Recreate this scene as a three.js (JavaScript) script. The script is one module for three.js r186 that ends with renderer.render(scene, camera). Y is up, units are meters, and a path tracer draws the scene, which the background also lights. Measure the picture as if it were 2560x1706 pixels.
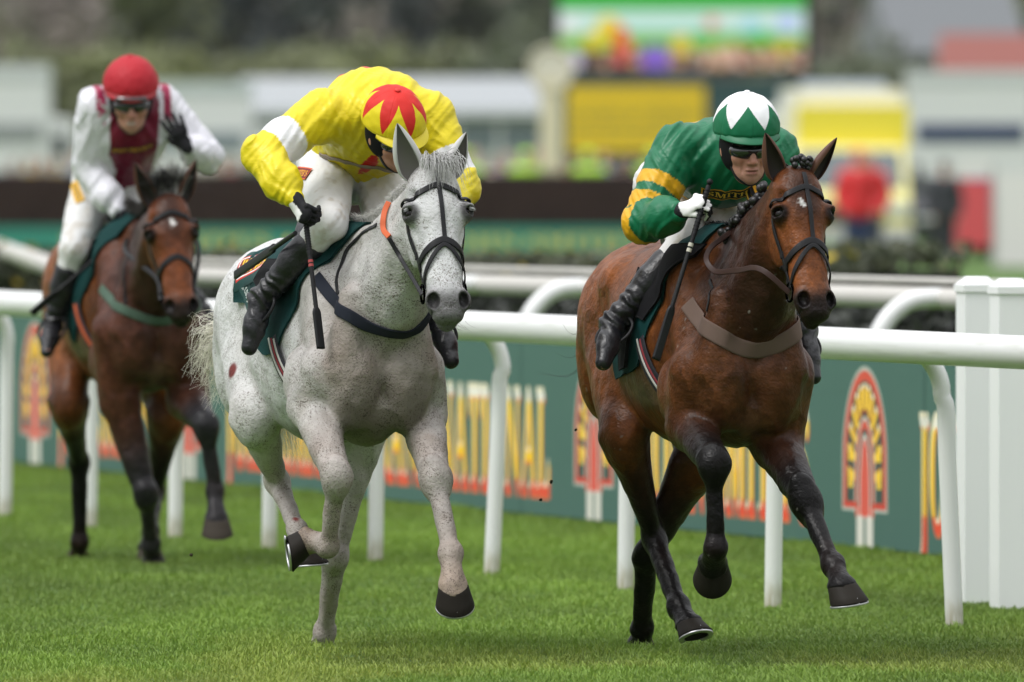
import * as THREE from 'three';
import { ImprovedNoise } from 'three/addons/math/ImprovedNoise.js';
import { mergeGeometries } from 'three/addons/utils/BufferGeometryUtils.js';

// ---------- camera, sky, sun, exposure ----------
const scene = new THREE.Scene();
const FOCAL = 28444, CAM_Y = 1.9, CAM_Z = 44.05, PITCH = Math.atan(470 / FOCAL);       // a 400 mm lens 44 m from the runners, at head height
const camera = new THREE.PerspectiveCamera(2 * Math.atan(853 / FOCAL) * 180 / Math.PI, 1024 / 682, 1, 4000);
camera.position.set(0, CAM_Y, CAM_Z);
camera.rotation.x = -PITCH;
camera.focus = 42.4;
camera.userData.fStop = 3.7;
const renderer = new THREE.WebGLRenderer({ antialias: true });
renderer.toneMapping = THREE.LinearToneMapping;
renderer.toneMappingExposure = 1.22;
renderer.shadowMap.enabled = true;
{ // overcast sky: an even bright cloud layer, brighter overhead and a little brighter round the veiled sun
  const W = 256, H = 128, data = new Float32Array(W * H * 4);
  const sun = new THREE.Vector3(-0.5, 0.82, 0.22).normalize();
  for (let j = 0; j < H; j++) for (let i = 0; i < W; i++) {
    const up = ((j + 0.5) / H - 0.5) * Math.PI, th = ((i + 0.5) / W - 0.5) * 2 * Math.PI;
    const y = Math.sin(up), x = Math.cos(th) * Math.cos(up), z = Math.sin(th) * Math.cos(up);
    const glow = Math.pow(Math.max(0, x * sun.x + y * sun.y + z * sun.z), 6);
    const cloud = 1 + 0.06 * Math.sin(x * 7 + 2 * Math.sin(z * 5)) * Math.sin(z * 9 + 1.3);
    const l = y > 0 ? (0.34 + 1.05 * y) * cloud + 0.7 * glow : 0.16;
    const o = (j * W + i) * 4;
    data[o] = l * 0.985; data[o + 1] = l; data[o + 2] = l * 1.035; data[o + 3] = 1;
    if (y <= 0) { data[o] = 0.10; data[o + 1] = 0.13; data[o + 2] = 0.07; }
  }
  const t = new THREE.DataTexture(data, W, H, THREE.RGBAFormat, THREE.FloatType);
  t.mapping = THREE.EquirectangularReflectionMapping; t.magFilter = THREE.LinearFilter; t.needsUpdate = true;
  scene.background = t; scene.environment = t;
}
{
  const sun = new THREE.DirectionalLight(new THREE.Color(1, 0.98, 0.95), 1.45);
  sun.position.set(-50, 82, 22); sun.castShadow = true; sun.shadow.radius = 40;
  sun.shadow.mapSize.set(2048, 2048);
  Object.assign(sun.shadow.camera, { left: -60, right: 60, top: 60, bottom: -60, near: 1, far: 300 });
  scene.add(sun, sun.target); sun.target.position.set(0, 0, -10);
}
scene.fog = new THREE.FogExp2(new THREE.Color(0.80, 0.82, 0.84), 0.00004);

// ---------- helpers: random, noise, rays ----------
function rng(seed) { let s = seed >>> 0; return () => { s = (s + 0x6d2b79f5) | 0; let t = Math.imul(s ^ (s >>> 15), 1 | s); t = (t + Math.imul(t ^ (t >>> 7), 61 | t)) ^ t; return ((t ^ (t >>> 14)) >>> 0) / 4294967296; }; }
const lerp = (a, b, t) => a + (b - a) * t, clamp = (x, a, b) => Math.min(b, Math.max(a, x));
const sstep = (a, b, x) => { const t = clamp((x - a) / (b - a), 0, 1); return t * t * (3 - 2 * t); };
const PERM = (() => { const r = rng(7), p = new Uint8Array(512), q = [...Array(256).keys()]; for (let i = 255; i > 0; i--) { const j = Math.floor(r() * (i + 1)); [q[i], q[j]] = [q[j], q[i]]; } for (let i = 0; i < 512; i++) p[i] = q[i & 255]; return p; })();
const RND = (() => { const r = rng(11), a = new Float32Array(256); for (let i = 0; i < 256; i++) a[i] = r() * 2 - 1; return a; })();
function noise(x, y, z) {                      // value noise, -1 .. 1
  const xi = Math.floor(x), yi = Math.floor(y), zi = Math.floor(z);
  let u = x - xi, v = y - yi, w = z - zi; u = u * u * (3 - 2 * u); v = v * v * (3 - 2 * v); w = w * w * (3 - 2 * w);
  const X = xi & 255, Y = yi & 255, Z = zi & 255, h = (a, b, c) => RND[PERM[PERM[PERM[a & 255] + (b & 255)] + (c & 255)]];
  const l = (a, b, t) => a + (b - a) * t;
  return l(l(l(h(X, Y, Z), h(X + 1, Y, Z), u), l(h(X, Y + 1, Z), h(X + 1, Y + 1, Z), u), v), l(l(h(X, Y, Z + 1), h(X + 1, Y, Z + 1), u), l(h(X, Y + 1, Z + 1), h(X + 1, Y + 1, Z + 1), u), v), w);
}
const fbm = (x, y, z, o = 4) => { let s = 0, a = 0.5; for (let i = 0; i < o; i++) { s += a * noise(x, y, z); x = x * 2.03 + 11.3; y = y * 2.03 + 5.1; z = z * 2.03 + 7.7; a *= 0.5; } return s; };
const V = (x, y, z) => [x, y, z];
const add = (a, b) => [a[0] + b[0], a[1] + b[1], a[2] + b[2]], sub = (a, b) => [a[0] - b[0], a[1] - b[1], a[2] - b[2]], mul = (a, s) => [a[0] * s, a[1] * s, a[2] * s];
const dot = (a, b) => a[0] * b[0] + a[1] * b[1] + a[2] * b[2], len = (a) => Math.hypot(a[0], a[1], a[2]), nrm = (a) => mul(a, 1 / (len(a) || 1));
const cross = (a, b) => [a[1] * b[2] - a[2] * b[1], a[2] * b[0] - a[0] * b[2], a[0] * b[1] - a[1] * b[0]];
const mix3 = (a, b, t) => [lerp(a[0], b[0], t), lerp(a[1], b[1], t), lerp(a[2], b[2], t)];
const hex = (h) => { const c = new THREE.Color(h); return [c.r, c.g, c.b]; };

// sight lines of the photograph (2560 x 1706), used to measure where things stand
const CP = Math.cos(PITCH), SP = Math.sin(PITCH);
function sight(px, py) { const x = (px - 1280) / FOCAL, y = (853 - py) / FOCAL; return [x, y * CP - SP, -CP - y * SP]; }
function at(px, py, depth) { const d = sight(px, py), t = depth / -d[2]; return [d[0] * t, CAM_Y + d[1] * t, CAM_Z - depth]; }
function onGround(px, py) { const d = sight(px, py), t = CAM_Y / -d[1]; return [d[0] * t, 0, CAM_Z + d[2] * t]; }

// a frame standing on the ground: x to its left side, y up, z forward
function frame(px, depth, yaw) {
  const o = at(px, 383, depth), c = Math.cos(yaw), s = Math.sin(yaw), O = [o[0], 0, o[2]];
  const toLocal = (p) => { const q = sub(p, O); return [q[0] * c - q[2] * s, q[1], q[0] * s + q[2] * c]; };
  const dirLocal = (q) => [q[0] * c - q[2] * s, q[1], q[0] * s + q[2] * c];
  const fr = { O, yaw, toLocal, dirLocal, cam: toLocal([0, CAM_Y, CAM_Z]),
    J(px, py, z) { const d = dirLocal(sight(px, py)), t = (z - fr.cam[2]) / d[2]; return add(fr.cam, mul(d, t)); },
    // next joint of a chain: on the sight line, at bone length L from the joint before it (s: +1 in front, -1 behind)
    K(prev, px, py, L, s) { const d = dirLocal(sight(px, py)), n = nrm(d), w = sub(prev, fr.cam), b = dot(w, n), h2 = dot(w, w) - b * b, q = Math.sqrt(Math.max(0, L * L - h2)); return add(fr.cam, mul(n, b - s * q)); },
    ray(px, py) { return nrm(dirLocal(sight(px, py))); } };
  return fr;
}

// ---------- naming ----------
const used = new Map();
function numbered(n) { const k = used.get(n) ?? 0; used.set(n, k + 1); return k ? n + '_' + String(k).padStart(3, '0') : n; }
function thing(name, label, category, pos = [0, 0, 0], turn = 0, group) {
  const o = new THREE.Group(); o.name = numbered(name); o.position.set(...pos); o.rotation.y = turn; scene.add(o);
  o.userData = { label, category }; if (group) o.userData.group = group; return o;
}
function put(name, geo, mat, parent = scene) {
  const m = new THREE.Mesh(Array.isArray(geo) ? mergeGeometries(geo.map((g) => (g.index ? g.toNonIndexed() : g)).map(strip)) : geo, mat);
  m.name = parent === scene ? numbered(name) : name; m.castShadow = m.receiveShadow = true; parent.add(m); return m;
}
function strip(g) { for (const k of Object.keys(g.attributes)) if (!['position', 'normal', 'uv'].includes(k)) g.deleteAttribute(k); if (!g.attributes.uv) g.setAttribute('uv', new THREE.BufferAttribute(new Float32Array(g.attributes.position.count * 2), 2)); return g; }
function struct(name, geo, mat) { const m = put(name, geo, mat); m.userData = { kind: 'structure' }; return m; }
function single(name, geo, mat, label, category, group) { const m = put(name, geo, mat); m.userData = { label, category }; if (group) m.userData.group = group; return m; }
function std(color, roughness = 0.7, extra = {}) { const m = new THREE.MeshPhysicalMaterial({ roughness, ...extra }); if (typeof color === 'string') m.color.set(color); else m.color.setRGB(...color); return m; }
function box(w, h, d, x = 0, y = 0, z = 0) { const g = new THREE.BoxGeometry(w, h, d); g.translate(x, y, z); return g; }
function cyl(r0, r1, a, b, seg = 12) { const d = sub(b, a), L = len(d), g = new THREE.CylinderGeometry(r1, r0, L, seg, 1); g.translate(0, L / 2, 0); g.applyQuaternion(new THREE.Quaternion().setFromUnitVectors(new THREE.Vector3(0, 1, 0), new THREE.Vector3(...nrm(d)))); g.translate(...a); return g; }
function tube(pts, r, seg = 40, rad = 8, closed = false) { return new THREE.TubeGeometry(new THREE.CatmullRomCurve3(pts.map((p) => new THREE.Vector3(...p)), closed), seg, r, rad, closed); }
function geoFrom(pos, idx, col, uv) {
  const g = new THREE.BufferGeometry(); g.setAttribute('position', new THREE.BufferAttribute(new Float32Array(pos), 3));
  if (col) g.setAttribute('color', new THREE.BufferAttribute(new Float32Array(col), 3));
  if (uv) g.setAttribute('uv', new THREE.BufferAttribute(new Float32Array(uv), 2));
  g.setIndex(idx); g.computeVertexNormals(); return g;
}
function texOf(W, H, f, srgb = true) {
  const d = new Uint8Array(W * H * 4);
  for (let j = 0; j < H; j++) for (let i = 0; i < W; i++) { const c = f(i / W, j / H, i, j), o = (j * W + i) * 4; for (let k = 0; k < 3; k++) d[o + k] = clamp(c[k], 0, 1) * 255; d[o + 3] = 255; }
  const t = new THREE.DataTexture(d, W, H); t.wrapS = t.wrapT = THREE.RepeatWrapping; t.magFilter = THREE.LinearFilter; if (srgb) t.colorSpace = THREE.SRGBColorSpace; t.needsUpdate = true; return t;
}
function canvasTex(w, h, draw) { const c = document.createElement('canvas'); c.width = w; c.height = h; draw(c.getContext('2d'), w, h); const t = new THREE.CanvasTexture(c); t.colorSpace = THREE.SRGBColorSpace; return t; }
const tnoise = (u, v, f, s) => {               // tileable 2-D value noise, f cells across
  const x = u * f, y = v * f, xi = Math.floor(x), yi = Math.floor(y); let a = x - xi, b = y - yi; a = a * a * (3 - 2 * a); b = b * b * (3 - 2 * b);
  const h = (i, j) => RND[PERM[(PERM[(((i % f) + f) % f * 7 + s * 31) & 255] + (((j % f) + f) % f * 13 + s * 17)) & 255] ^ ((((i % f) + f) % f >> 5) * 37 + (((j % f) + f) % f >> 4) * 91 & 255)];
  return lerp(lerp(h(xi, yi), h(xi + 1, yi), a), lerp(h(xi, yi + 1), h(xi + 1, yi + 1), a), b);
};

// ---------- distance fields ----------
const cap = (a, b, ra, rb, o = {}) => {                       // tapered limb; o.q squashes it along direction o.s; o.bow swells its middle
  const bx = b[0] - a[0], by = b[1] - a[1], bz = b[2] - a[2], L2 = bx * bx + by * by + bz * bz || 1e-9, q = o.q ? 1 / o.q - 1 : 0, s = o.s ? nrm(o.s) : [1, 0, 0], bow = o.bow || 0;
  const f = (x, y, z) => {
    const px = x - a[0], py = y - a[1], pz = z - a[2]; let t = (px * bx + py * by + pz * bz) / L2; t = t < 0 ? 0 : t > 1 ? 1 : t;
    let wx = px - bx * t, wy = py - by * t, wz = pz - bz * t; const r = ra + (rb - ra) * t + bow * 4 * t * (1 - t), l0 = Math.sqrt(wx * wx + wy * wy + wz * wz);
    if (!q) return l0 - r;
    const e = (wx * s[0] + wy * s[1] + wz * s[2]) * q; wx += s[0] * e; wy += s[1] * e; wz += s[2] * e;
    const l1 = Math.sqrt(wx * wx + wy * wy + wz * wz); return l1 < 1e-6 ? -r * Math.min(1, o.q) : (l1 - r) * l0 / l1;
  };
  const colAt = o.col2 ? (p) => { const t = clamp(((p[0] - a[0]) * bx + (p[1] - a[1]) * by + (p[2] - a[2]) * bz) / L2, 0, 1), [c0, c1] = o.fade || [0, 1]; return mix3(o.col, o.col2, sstep(c0, c1, t)); } : null;
  return { f, k: o.k ?? 0.03, op: o.op || 1, col: o.col, colAt, tag: o.tag, cw: o.cw ?? 1, a, b };
};
const ell = (c, r, o = {}) => {                               // ellipsoid; o.m: three axes it is turned to
  const m = o.m || [[1, 0, 0], [0, 1, 0], [0, 0, 1]], [A, B, C] = m, ix = 1 / r[0], iy = 1 / r[1], iz = 1 / r[2];
  const f = (x, y, z) => {
    const px = x - c[0], py = y - c[1], pz = z - c[2];
    const X = (px * A[0] + py * A[1] + pz * A[2]) * ix, Y = (px * B[0] + py * B[1] + pz * B[2]) * iy, Z = (px * C[0] + py * C[1] + pz * C[2]) * iz;
    const k0 = Math.sqrt(X * X + Y * Y + Z * Z), k1 = Math.sqrt(X * X * ix * ix + Y * Y * iy * iy + Z * Z * iz * iz);
    return k1 < 1e-9 ? -Math.min(r[0], r[1], r[2]) : k0 * (k0 - 1) / k1;
  };
  return { f, k: o.k ?? 0.03, op: o.op || 1, col: o.col, tag: o.tag, cw: o.cw ?? 1 };
};
const pitchAxes = (a) => { const c = Math.cos(a), s = Math.sin(a); return [[1, 0, 0], [0, c, s], [0, -s, c]]; };   // turned about x: y leans towards +z
function evalList(list, x, y, z) {
  let d = 1e3;
  for (let i = 0; i < list.length; i++) {
    const p = list[i], k = p.k; if (p.op === 3) { if (d < 0.022 && d > -0.022) d += p.f(x, y, z); continue; }   // op 3: a displacement
    const e = p.f(x, y, z);
    if (p.op === 1) { const h = k - Math.abs(d - e); d = Math.min(d, e) - (h > 0 ? h * h / (4 * k) : 0); }
    else if (p.op === 2) { const h = k - Math.abs(d + e); d = Math.max(d, -e) + (h > 0 ? h * h / (4 * k) : 0); }
    
  }
  return d;
}
const fieldAt = (prims) => (p) => evalList(prims, p[0], p[1], p[2]);
function gradAt(f, p, e = 0.002) { return nrm([f([p[0] + e, p[1], p[2]]) - f([p[0] - e, p[1], p[2]]), f([p[0], p[1] + e, p[2]]) - f([p[0], p[1] - e, p[2]]), f([p[0], p[1], p[2] + e]) - f([p[0], p[1], p[2] - e])]); }
function march(f, o, d, off = 0, far = 60, near = 0) { let t = near; for (let i = 0; i < 260; i++) { const v = f(add(o, mul(d, t))) - off; if (v < 0.0006) return add(o, mul(d, t)); t += Math.max(0.0006, v * 0.8); if (t > far) break; } return null; }

// a field meshed with surface nets: vertices moved onto the surface, normals from the field, planar uv in metres
function meshField(prims, lo, hi, h, opt = {}) {
  const N = 8, nb = [0, 1, 2].map((i) => Math.ceil((hi[i] - lo[i]) / (h * N))), B = h * N, R = B * 0.87, blocks = new Map(), M = opt.margin ?? 0.045;
  const key = (a, b, c) => (a * 2048 + b) * 2048 + c;
  const Q = 4, RS = R * Q, everyPrim = prims;
  for (let si = 0; si < nb[0]; si += Q) for (let sj = 0; sj < nb[1]; sj += Q) for (let sk = 0; sk < nb[2]; sk += Q) {
   const sx = lo[0] + (si + Q / 2) * B, sy = lo[1] + (sj + Q / 2) * B, sz = lo[2] + (sk + Q / 2) * B; let sm = 1e9; for (const p of everyPrim) if (p.op !== 3) { p._s = p.f(sx, sy, sz); if (p.op === 1 && p._s < sm) sm = p._s; }
   if (sm > RS + M) continue; const prims = everyPrim.filter((p) => p.op === 3 || (p.op === 1 ? p._s < Math.max(sm, 0) + 2.2 * RS + p.k + 0.03 : p._s < RS + p.k + 0.02)), solid = prims.filter((p) => p.op === 1);
   for (let bi = si; bi < Math.min(nb[0], si + Q); bi++) for (let bj = sj; bj < Math.min(nb[1], sj + Q); bj++) for (let bk = sk; bk < Math.min(nb[2], sk + Q); bk++) {
    const ox = lo[0] + bi * B, oy = lo[1] + bj * B, oz = lo[2] + bk * B, cx = ox + B / 2, cy = oy + B / 2, cz = oz + B / 2;
    let m = 1e9; for (const p of solid) { const v = p.f(cx, cy, cz); p._d = v; if (v < m) m = v; }
    if (m > R + M || m < -(R + M * 2.2)) { if (m > 0 || !prims.some((p) => p.op === 2 && p.f(cx, cy, cz) < R + M)) continue; }
    const list = prims.filter((p) => (p.op === 1 ? p._d < Math.max(m, 0) + 2.2 * R + p.k + 0.02 : p.op === 2 ? p.f(cx, cy, cz) < R + p.k + 0.01 : true));
    const val = new Float32Array((N + 1) ** 3); let q = 0, neg = false, pos = false;
    for (let i = 0; i <= N; i++) for (let j = 0; j <= N; j++) for (let k = 0; k <= N; k++) { const d = evalList(list, ox + i * h, oy + j * h, oz + k * h); val[q++] = d; if (d < 0) neg = true; else pos = true; }
    if (neg && pos) blocks.set(key(bi, bj, bk), { bi, bj, bk, val, list, ids: new Int32Array(N * N * N).fill(-1) });
   }
  }
  const S = (N + 1) ** 2, T = N + 1, P = [], Nn = [], L = [];
  const corner = [0, 1, T, T + 1, S, S + 1, S + T, S + T + 1], edges = [[0, 1], [2, 3], [4, 5], [6, 7], [0, 2], [1, 3], [4, 6], [5, 7], [0, 4], [1, 5], [2, 6], [3, 7]];
  for (const b of blocks.values()) for (let i = 0; i < N; i++) for (let j = 0; j < N; j++) for (let k = 0; k < N; k++) {
    const at0 = i * S + j * T + k; let mask = 0; for (let c = 0; c < 8; c++) if (b.val[at0 + corner[c]] < 0) mask |= 1 << c;
    if (mask === 0 || mask === 255) continue; const v = corner.map((c) => b.val[at0 + c]);
    let x = 0, y = 0, z = 0, n = 0;
    for (const [p, q] of edges) if ((v[p] < 0) !== (v[q] < 0)) { const t = v[p] / (v[p] - v[q]); x += lerp(p >> 2, q >> 2, t); y += lerp((p >> 1) & 1, (q >> 1) & 1, t); z += lerp(p & 1, q & 1, t); n++; }
    let X = lo[0] + b.bi * B + (i + x / n) * h, Y = lo[1] + b.bj * B + (j + y / n) * h, Z = lo[2] + b.bk * B + (k + z / n) * h;
    const e = opt.eps ?? h * 0.5; let g = [0, 1, 0];
    for (let it = 0; it < 2; it++) {
      const gx = evalList(b.list, X + e, Y, Z) - evalList(b.list, X - e, Y, Z), gy = evalList(b.list, X, Y + e, Z) - evalList(b.list, X, Y - e, Z), gz = evalList(b.list, X, Y, Z + e) - evalList(b.list, X, Y, Z - e), l = Math.hypot(gx, gy, gz) || 1;
      g = [gx / l, gy / l, gz / l]; if (it) break;
      const d = clamp(evalList(b.list, X, Y, Z) / Math.max(0.35, l / (2 * e)), -h * 0.6, h * 0.6); X -= g[0] * d; Y -= g[1] * d; Z -= g[2] * d;
    }
    b.ids[(i * N + j) * N + k] = P.length; P.push([X, Y, Z]); Nn.push(g); L.push(b.list);
  }
  const idAt = (gi, gj, gk) => { const b = blocks.get(key(Math.floor(gi / N), Math.floor(gj / N), Math.floor(gk / N))); return b ? b.ids[((gi % N) * N + (gj % N)) * N + (gk % N)] : -1; };
  const tris = [];
  for (const b of blocks.values()) for (let i = 0; i < N; i++) for (let j = 0; j < N; j++) for (let k = 0; k < N; k++) {
    const at0 = i * S + j * T + k, s0 = b.val[at0] < 0, gi = b.bi * N + i, gj = b.bj * N + j, gk = b.bk * N + k;
    const quad = (a, c, d, e, flip) => { if (a < 0 || c < 0 || d < 0 || e < 0) return; if (flip) tris.push([a, d, c], [a, e, d]); else tris.push([a, c, d], [a, d, e]); };
    if (gi >= 0 && (b.val[at0 + S] < 0) !== s0 && gj > 0 && gk > 0) quad(idAt(gi, gj - 1, gk - 1), idAt(gi, gj, gk - 1), idAt(gi, gj, gk), idAt(gi, gj - 1, gk), !s0);
    if ((b.val[at0 + T] < 0) !== s0 && gi > 0 && gk > 0) quad(idAt(gi - 1, gj, gk - 1), idAt(gi - 1, gj, gk), idAt(gi, gj, gk), idAt(gi, gj, gk - 1), !s0);
    if ((b.val[at0 + 1] < 0) !== s0 && gi > 0 && gj > 0) quad(idAt(gi - 1, gj - 1, gk), idAt(gi, gj - 1, gk), idAt(gi, gj, gk), idAt(gi - 1, gj, gk), !s0);
  }
  const keep = opt.keep, cols = opt.color ? P.map((p, i) => opt.color(p, Nn[i], L[i])) : null, pos = [], nor = [], col = [], uv = [], idx = [], map = new Map(), us = opt.uvScale ?? 1;
  for (const t of tris) {
    if (keep && !t.every((i) => keep(P[i], Nn[i], L[i]))) continue;
    const nx = Nn[t[0]][0] + Nn[t[1]][0] + Nn[t[2]][0], ny = Nn[t[0]][1] + Nn[t[1]][1] + Nn[t[2]][1], nz = Nn[t[0]][2] + Nn[t[1]][2] + Nn[t[2]][2], ax = Math.abs(nx) > Math.abs(nz) ? (Math.abs(nx) > Math.abs(ny) * 0.7 ? 0 : 1) : Math.abs(nz) > Math.abs(ny) * 0.7 ? 2 : 1;
    for (const i of t) {
      const kk = i * 3 + ax; let v = map.get(kk);
      if (v === undefined) {
        v = pos.length / 3; map.set(kk, v); const p = P[i]; pos.push(...p); nor.push(...Nn[i]); if (cols) col.push(...cols[i]);
        if (ax === 0) uv.push(p[2] * us, p[1] * us); else if (ax === 1) uv.push(p[0] * us, p[2] * us); else uv.push(p[0] * us + 0.37, p[1] * us + 0.21);
      }
      idx.push(v);
    }
  }
  const g = new THREE.BufferGeometry();
  g.setAttribute('position', new THREE.BufferAttribute(new Float32Array(pos), 3)); g.setAttribute('normal', new THREE.BufferAttribute(new Float32Array(nor), 3));
  g.setAttribute('uv', new THREE.BufferAttribute(new Float32Array(uv), 2)); if (cols) g.setAttribute('color', new THREE.BufferAttribute(new Float32Array(col), 3)); g.setIndex(idx); return g;
}
function bounds(prims, pad = 0.06) { const lo = [1e9, 1e9, 1e9], hi = [-1e9, -1e9, -1e9]; return { prims, pad, lo, hi }; }
// weighted mix of the colours that the solids near a point carry
function primColor(list, p, sharp = 60) { let r = 0, g = 0, b = 0, w = 0; for (const s of list) if (s.op === 1 && s.col) { const d = s.f(p[0], p[1], p[2]), e = s.cw * Math.exp(-Math.max(-0.03, d) * sharp), c = s.colAt ? s.colAt(p) : s.col; r += c[0] * e; g += c[1] * e; b += c[2] * e; w += e; } return w > 0 ? [r / w, g / w, b / w] : [0.5, 0.5, 0.5]; }

// a strap lying on a surface: points are pulled onto the field, then swept with a flat rounded section
function sampleCurve(pts, n) { const c = new THREE.CatmullRomCurve3(pts.map((p) => new THREE.Vector3(...p)), false, 'centripetal'); return c.getSpacedPoints(n).map((p) => [p.x, p.y, p.z]); }
function onto(f, p, off) { let q = p; for (let i = 0; i < 6; i++) { const d = f(q) - off; if (Math.abs(d) < 0.0004) break; q = sub(q, mul(gradAt(f, q), clamp(d, -0.05, 0.05))); } return q; }
function strapGeo(pts, w, th, f, o = {}) {
  const n = o.n ?? Math.max(12, Math.round(pts.length * 7)), off = o.off ?? th * 0.5, C = sampleCurve(pts, n).map((p) => (f && o.cling !== false ? onto(f, p, off) : p));
  if (f && o.cling !== false) for (let s = 0; s < (o.smooth ?? 3); s++) for (let i = 1; i < n; i++) { C[i] = mix3(C[i], mul(add(C[i - 1], C[i + 1]), 0.5), 0.5); const d = f(C[i]) - off; if (d < 0) C[i] = sub(C[i], mul(gradAt(f, C[i], 0.01), d)); }
  const sec = o.round ? 8 : 8, pos = [], idx = []; let N0 = o.normal || [0, 0, 1];
  for (let i = 0; i <= n; i++) {
    const t = nrm(sub(C[Math.min(n, i + 1)], C[Math.max(0, i - 1)])); let nn = f ? gradAt(f, C[i], o.ge ?? 0.008) : N0; nn = nrm(sub(nn, mul(t, dot(nn, t)))); if (f) N0 = nn;
    const b = cross(t, nn), W = (typeof w === 'function' ? w(i / n) : w) / 2;
    for (let k = 0; k < sec; k++) { const a = (k + 0.5) / sec * 2 * Math.PI, ca = Math.cos(a), sa = Math.sin(a), sx = Math.sign(ca) * Math.pow(Math.abs(ca), 0.35) * W, sy = Math.sign(sa) * Math.pow(Math.abs(sa), 0.6) * th / 2; pos.push(...add(C[i], add(mul(b, sx), mul(nn, sy)))); }
  }
  for (let i = 0; i < n; i++) for (let k = 0; k < sec; k++) { const a = i * sec + k, b = i * sec + (k + 1) % sec; idx.push(a, b, a + sec, b, b + sec, a + sec); }
  for (const e of [0, n]) { const c = pos.length / 3; pos.push(...C[e]); for (let k = 0; k < sec; k++) { const a = e * sec + k, b = e * sec + (k + 1) % sec; if (e) idx.push(a, b, c); else idx.push(b, a, c); } }
  const g = geoFrom(pos, idx); g.setAttribute('uv', new THREE.BufferAttribute(new Float32Array(pos.length / 3 * 2), 2)); return g;
}
// a patch of cloth or print laid on a field along its own normal
function patchGeo(f, c, n, up, w, h, nx, ny, off, th = 0) {
  n = nrm(n); const r = nrm(cross(up, n)), u = cross(n, r), pos = [], idx = [], uv = [];
  for (let j = 0; j <= ny; j++) for (let i = 0; i <= nx; i++) {
    const o = add(add(add(c, mul(r, (i / nx - 0.5) * w)), mul(u, (j / ny - 0.5) * h)), mul(n, 0.15)), p = march(f, o, mul(n, -1), off, 0.5) || sub(o, mul(n, 0.15)); pos.push(...p); uv.push(i / nx, j / ny);
  }
  for (let j = 0; j < ny; j++) for (let i = 0; i < nx; i++) { const a = j * (nx + 1) + i; idx.push(a, a + 1, a + nx + 1, a + 1, a + nx + 2, a + nx + 1); }
  return geoFrom(pos, idx, null, uv);
}
// strands of hair: flat tapering ribbons along curves
function strands(curves, w, seg = 10) {
  const pos = [], idx = [], nor = [];
  for (const c of curves) {
    const base = pos.length / 3, P = sampleCurve(c.pts, seg), ww = (c.w ?? w), side = c.side || [0.6, 0.2, 0.75];
    for (let i = 0; i <= seg; i++) { const t = nrm(sub(P[Math.min(seg, i + 1)], P[Math.max(0, i - 1)])); let b = nrm(cross(t, side)), n2 = nrm(cross(t, b)); const r = ww * (1 - 0.85 * (i / seg) ** 2) / 2;
      for (let k = 0; k < 3; k++) { const a = k / 3 * 2 * Math.PI; pos.push(...add(P[i], add(mul(b, Math.cos(a) * r), mul(n2, Math.sin(a) * r)))); } }
    for (let i = 0; i < seg; i++) for (let k = 0; k < 3; k++) { const a = base + i * 3 + k, b = base + i * 3 + (k + 1) % 3; idx.push(a, b, a + 3, b, b + 3, a + 3); }
  }
  return geoFrom(pos, idx, null, new Float32Array(pos.length / 3 * 2));
}

// ---------- shared materials ----------
const weave = texOf(128, 128, (u, v, i, j) => { const g = 0.5 + 0.25 * ((i >> 1) + (j >> 1) & 1 ? 1 : -1) * 0.5 + 0.2 * tnoise(u, v, 20, 2); return [g, g, g]; }, false); weave.repeat.set(12, 12);
const grainy = texOf(256, 256, (u, v) => { const g = 0.5 + 0.35 * tnoise(u, v, 30, 4) + 0.25 * tnoise(u, v, 70, 8); return [g, g, g]; }, false); grainy.repeat.set(4, 4);
const crease = texOf(512, 512, (u, v) => { // fine pulled folds of thin cloth
  const w = 0.02 * tnoise(u, v, 6, 2), U = u + w, V2 = v + 0.02 * tnoise(u, v, 5, 9), a = tnoise(U + V2, U * 0 + V2 * 3 - U, 10, 3), b = tnoise(U - V2 * 2, U + V2, 14, 7), c = tnoise(U * 2 + V2, V2 * 4, 9, 5), d = tnoise(u, v, 60, 4), m = 0.5 + 0.5 * tnoise(u, v, 4, 8);
  const r = (x) => Math.pow(1 - Math.abs(x), 2), g = 0.25 + 0.35 * r(a) * m + 0.3 * r(b) * (1 - m) + 0.25 * r(c) + 0.04 * d; return [g, g, g]; }, false); crease.repeat.set(1.7, 1.7);
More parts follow.
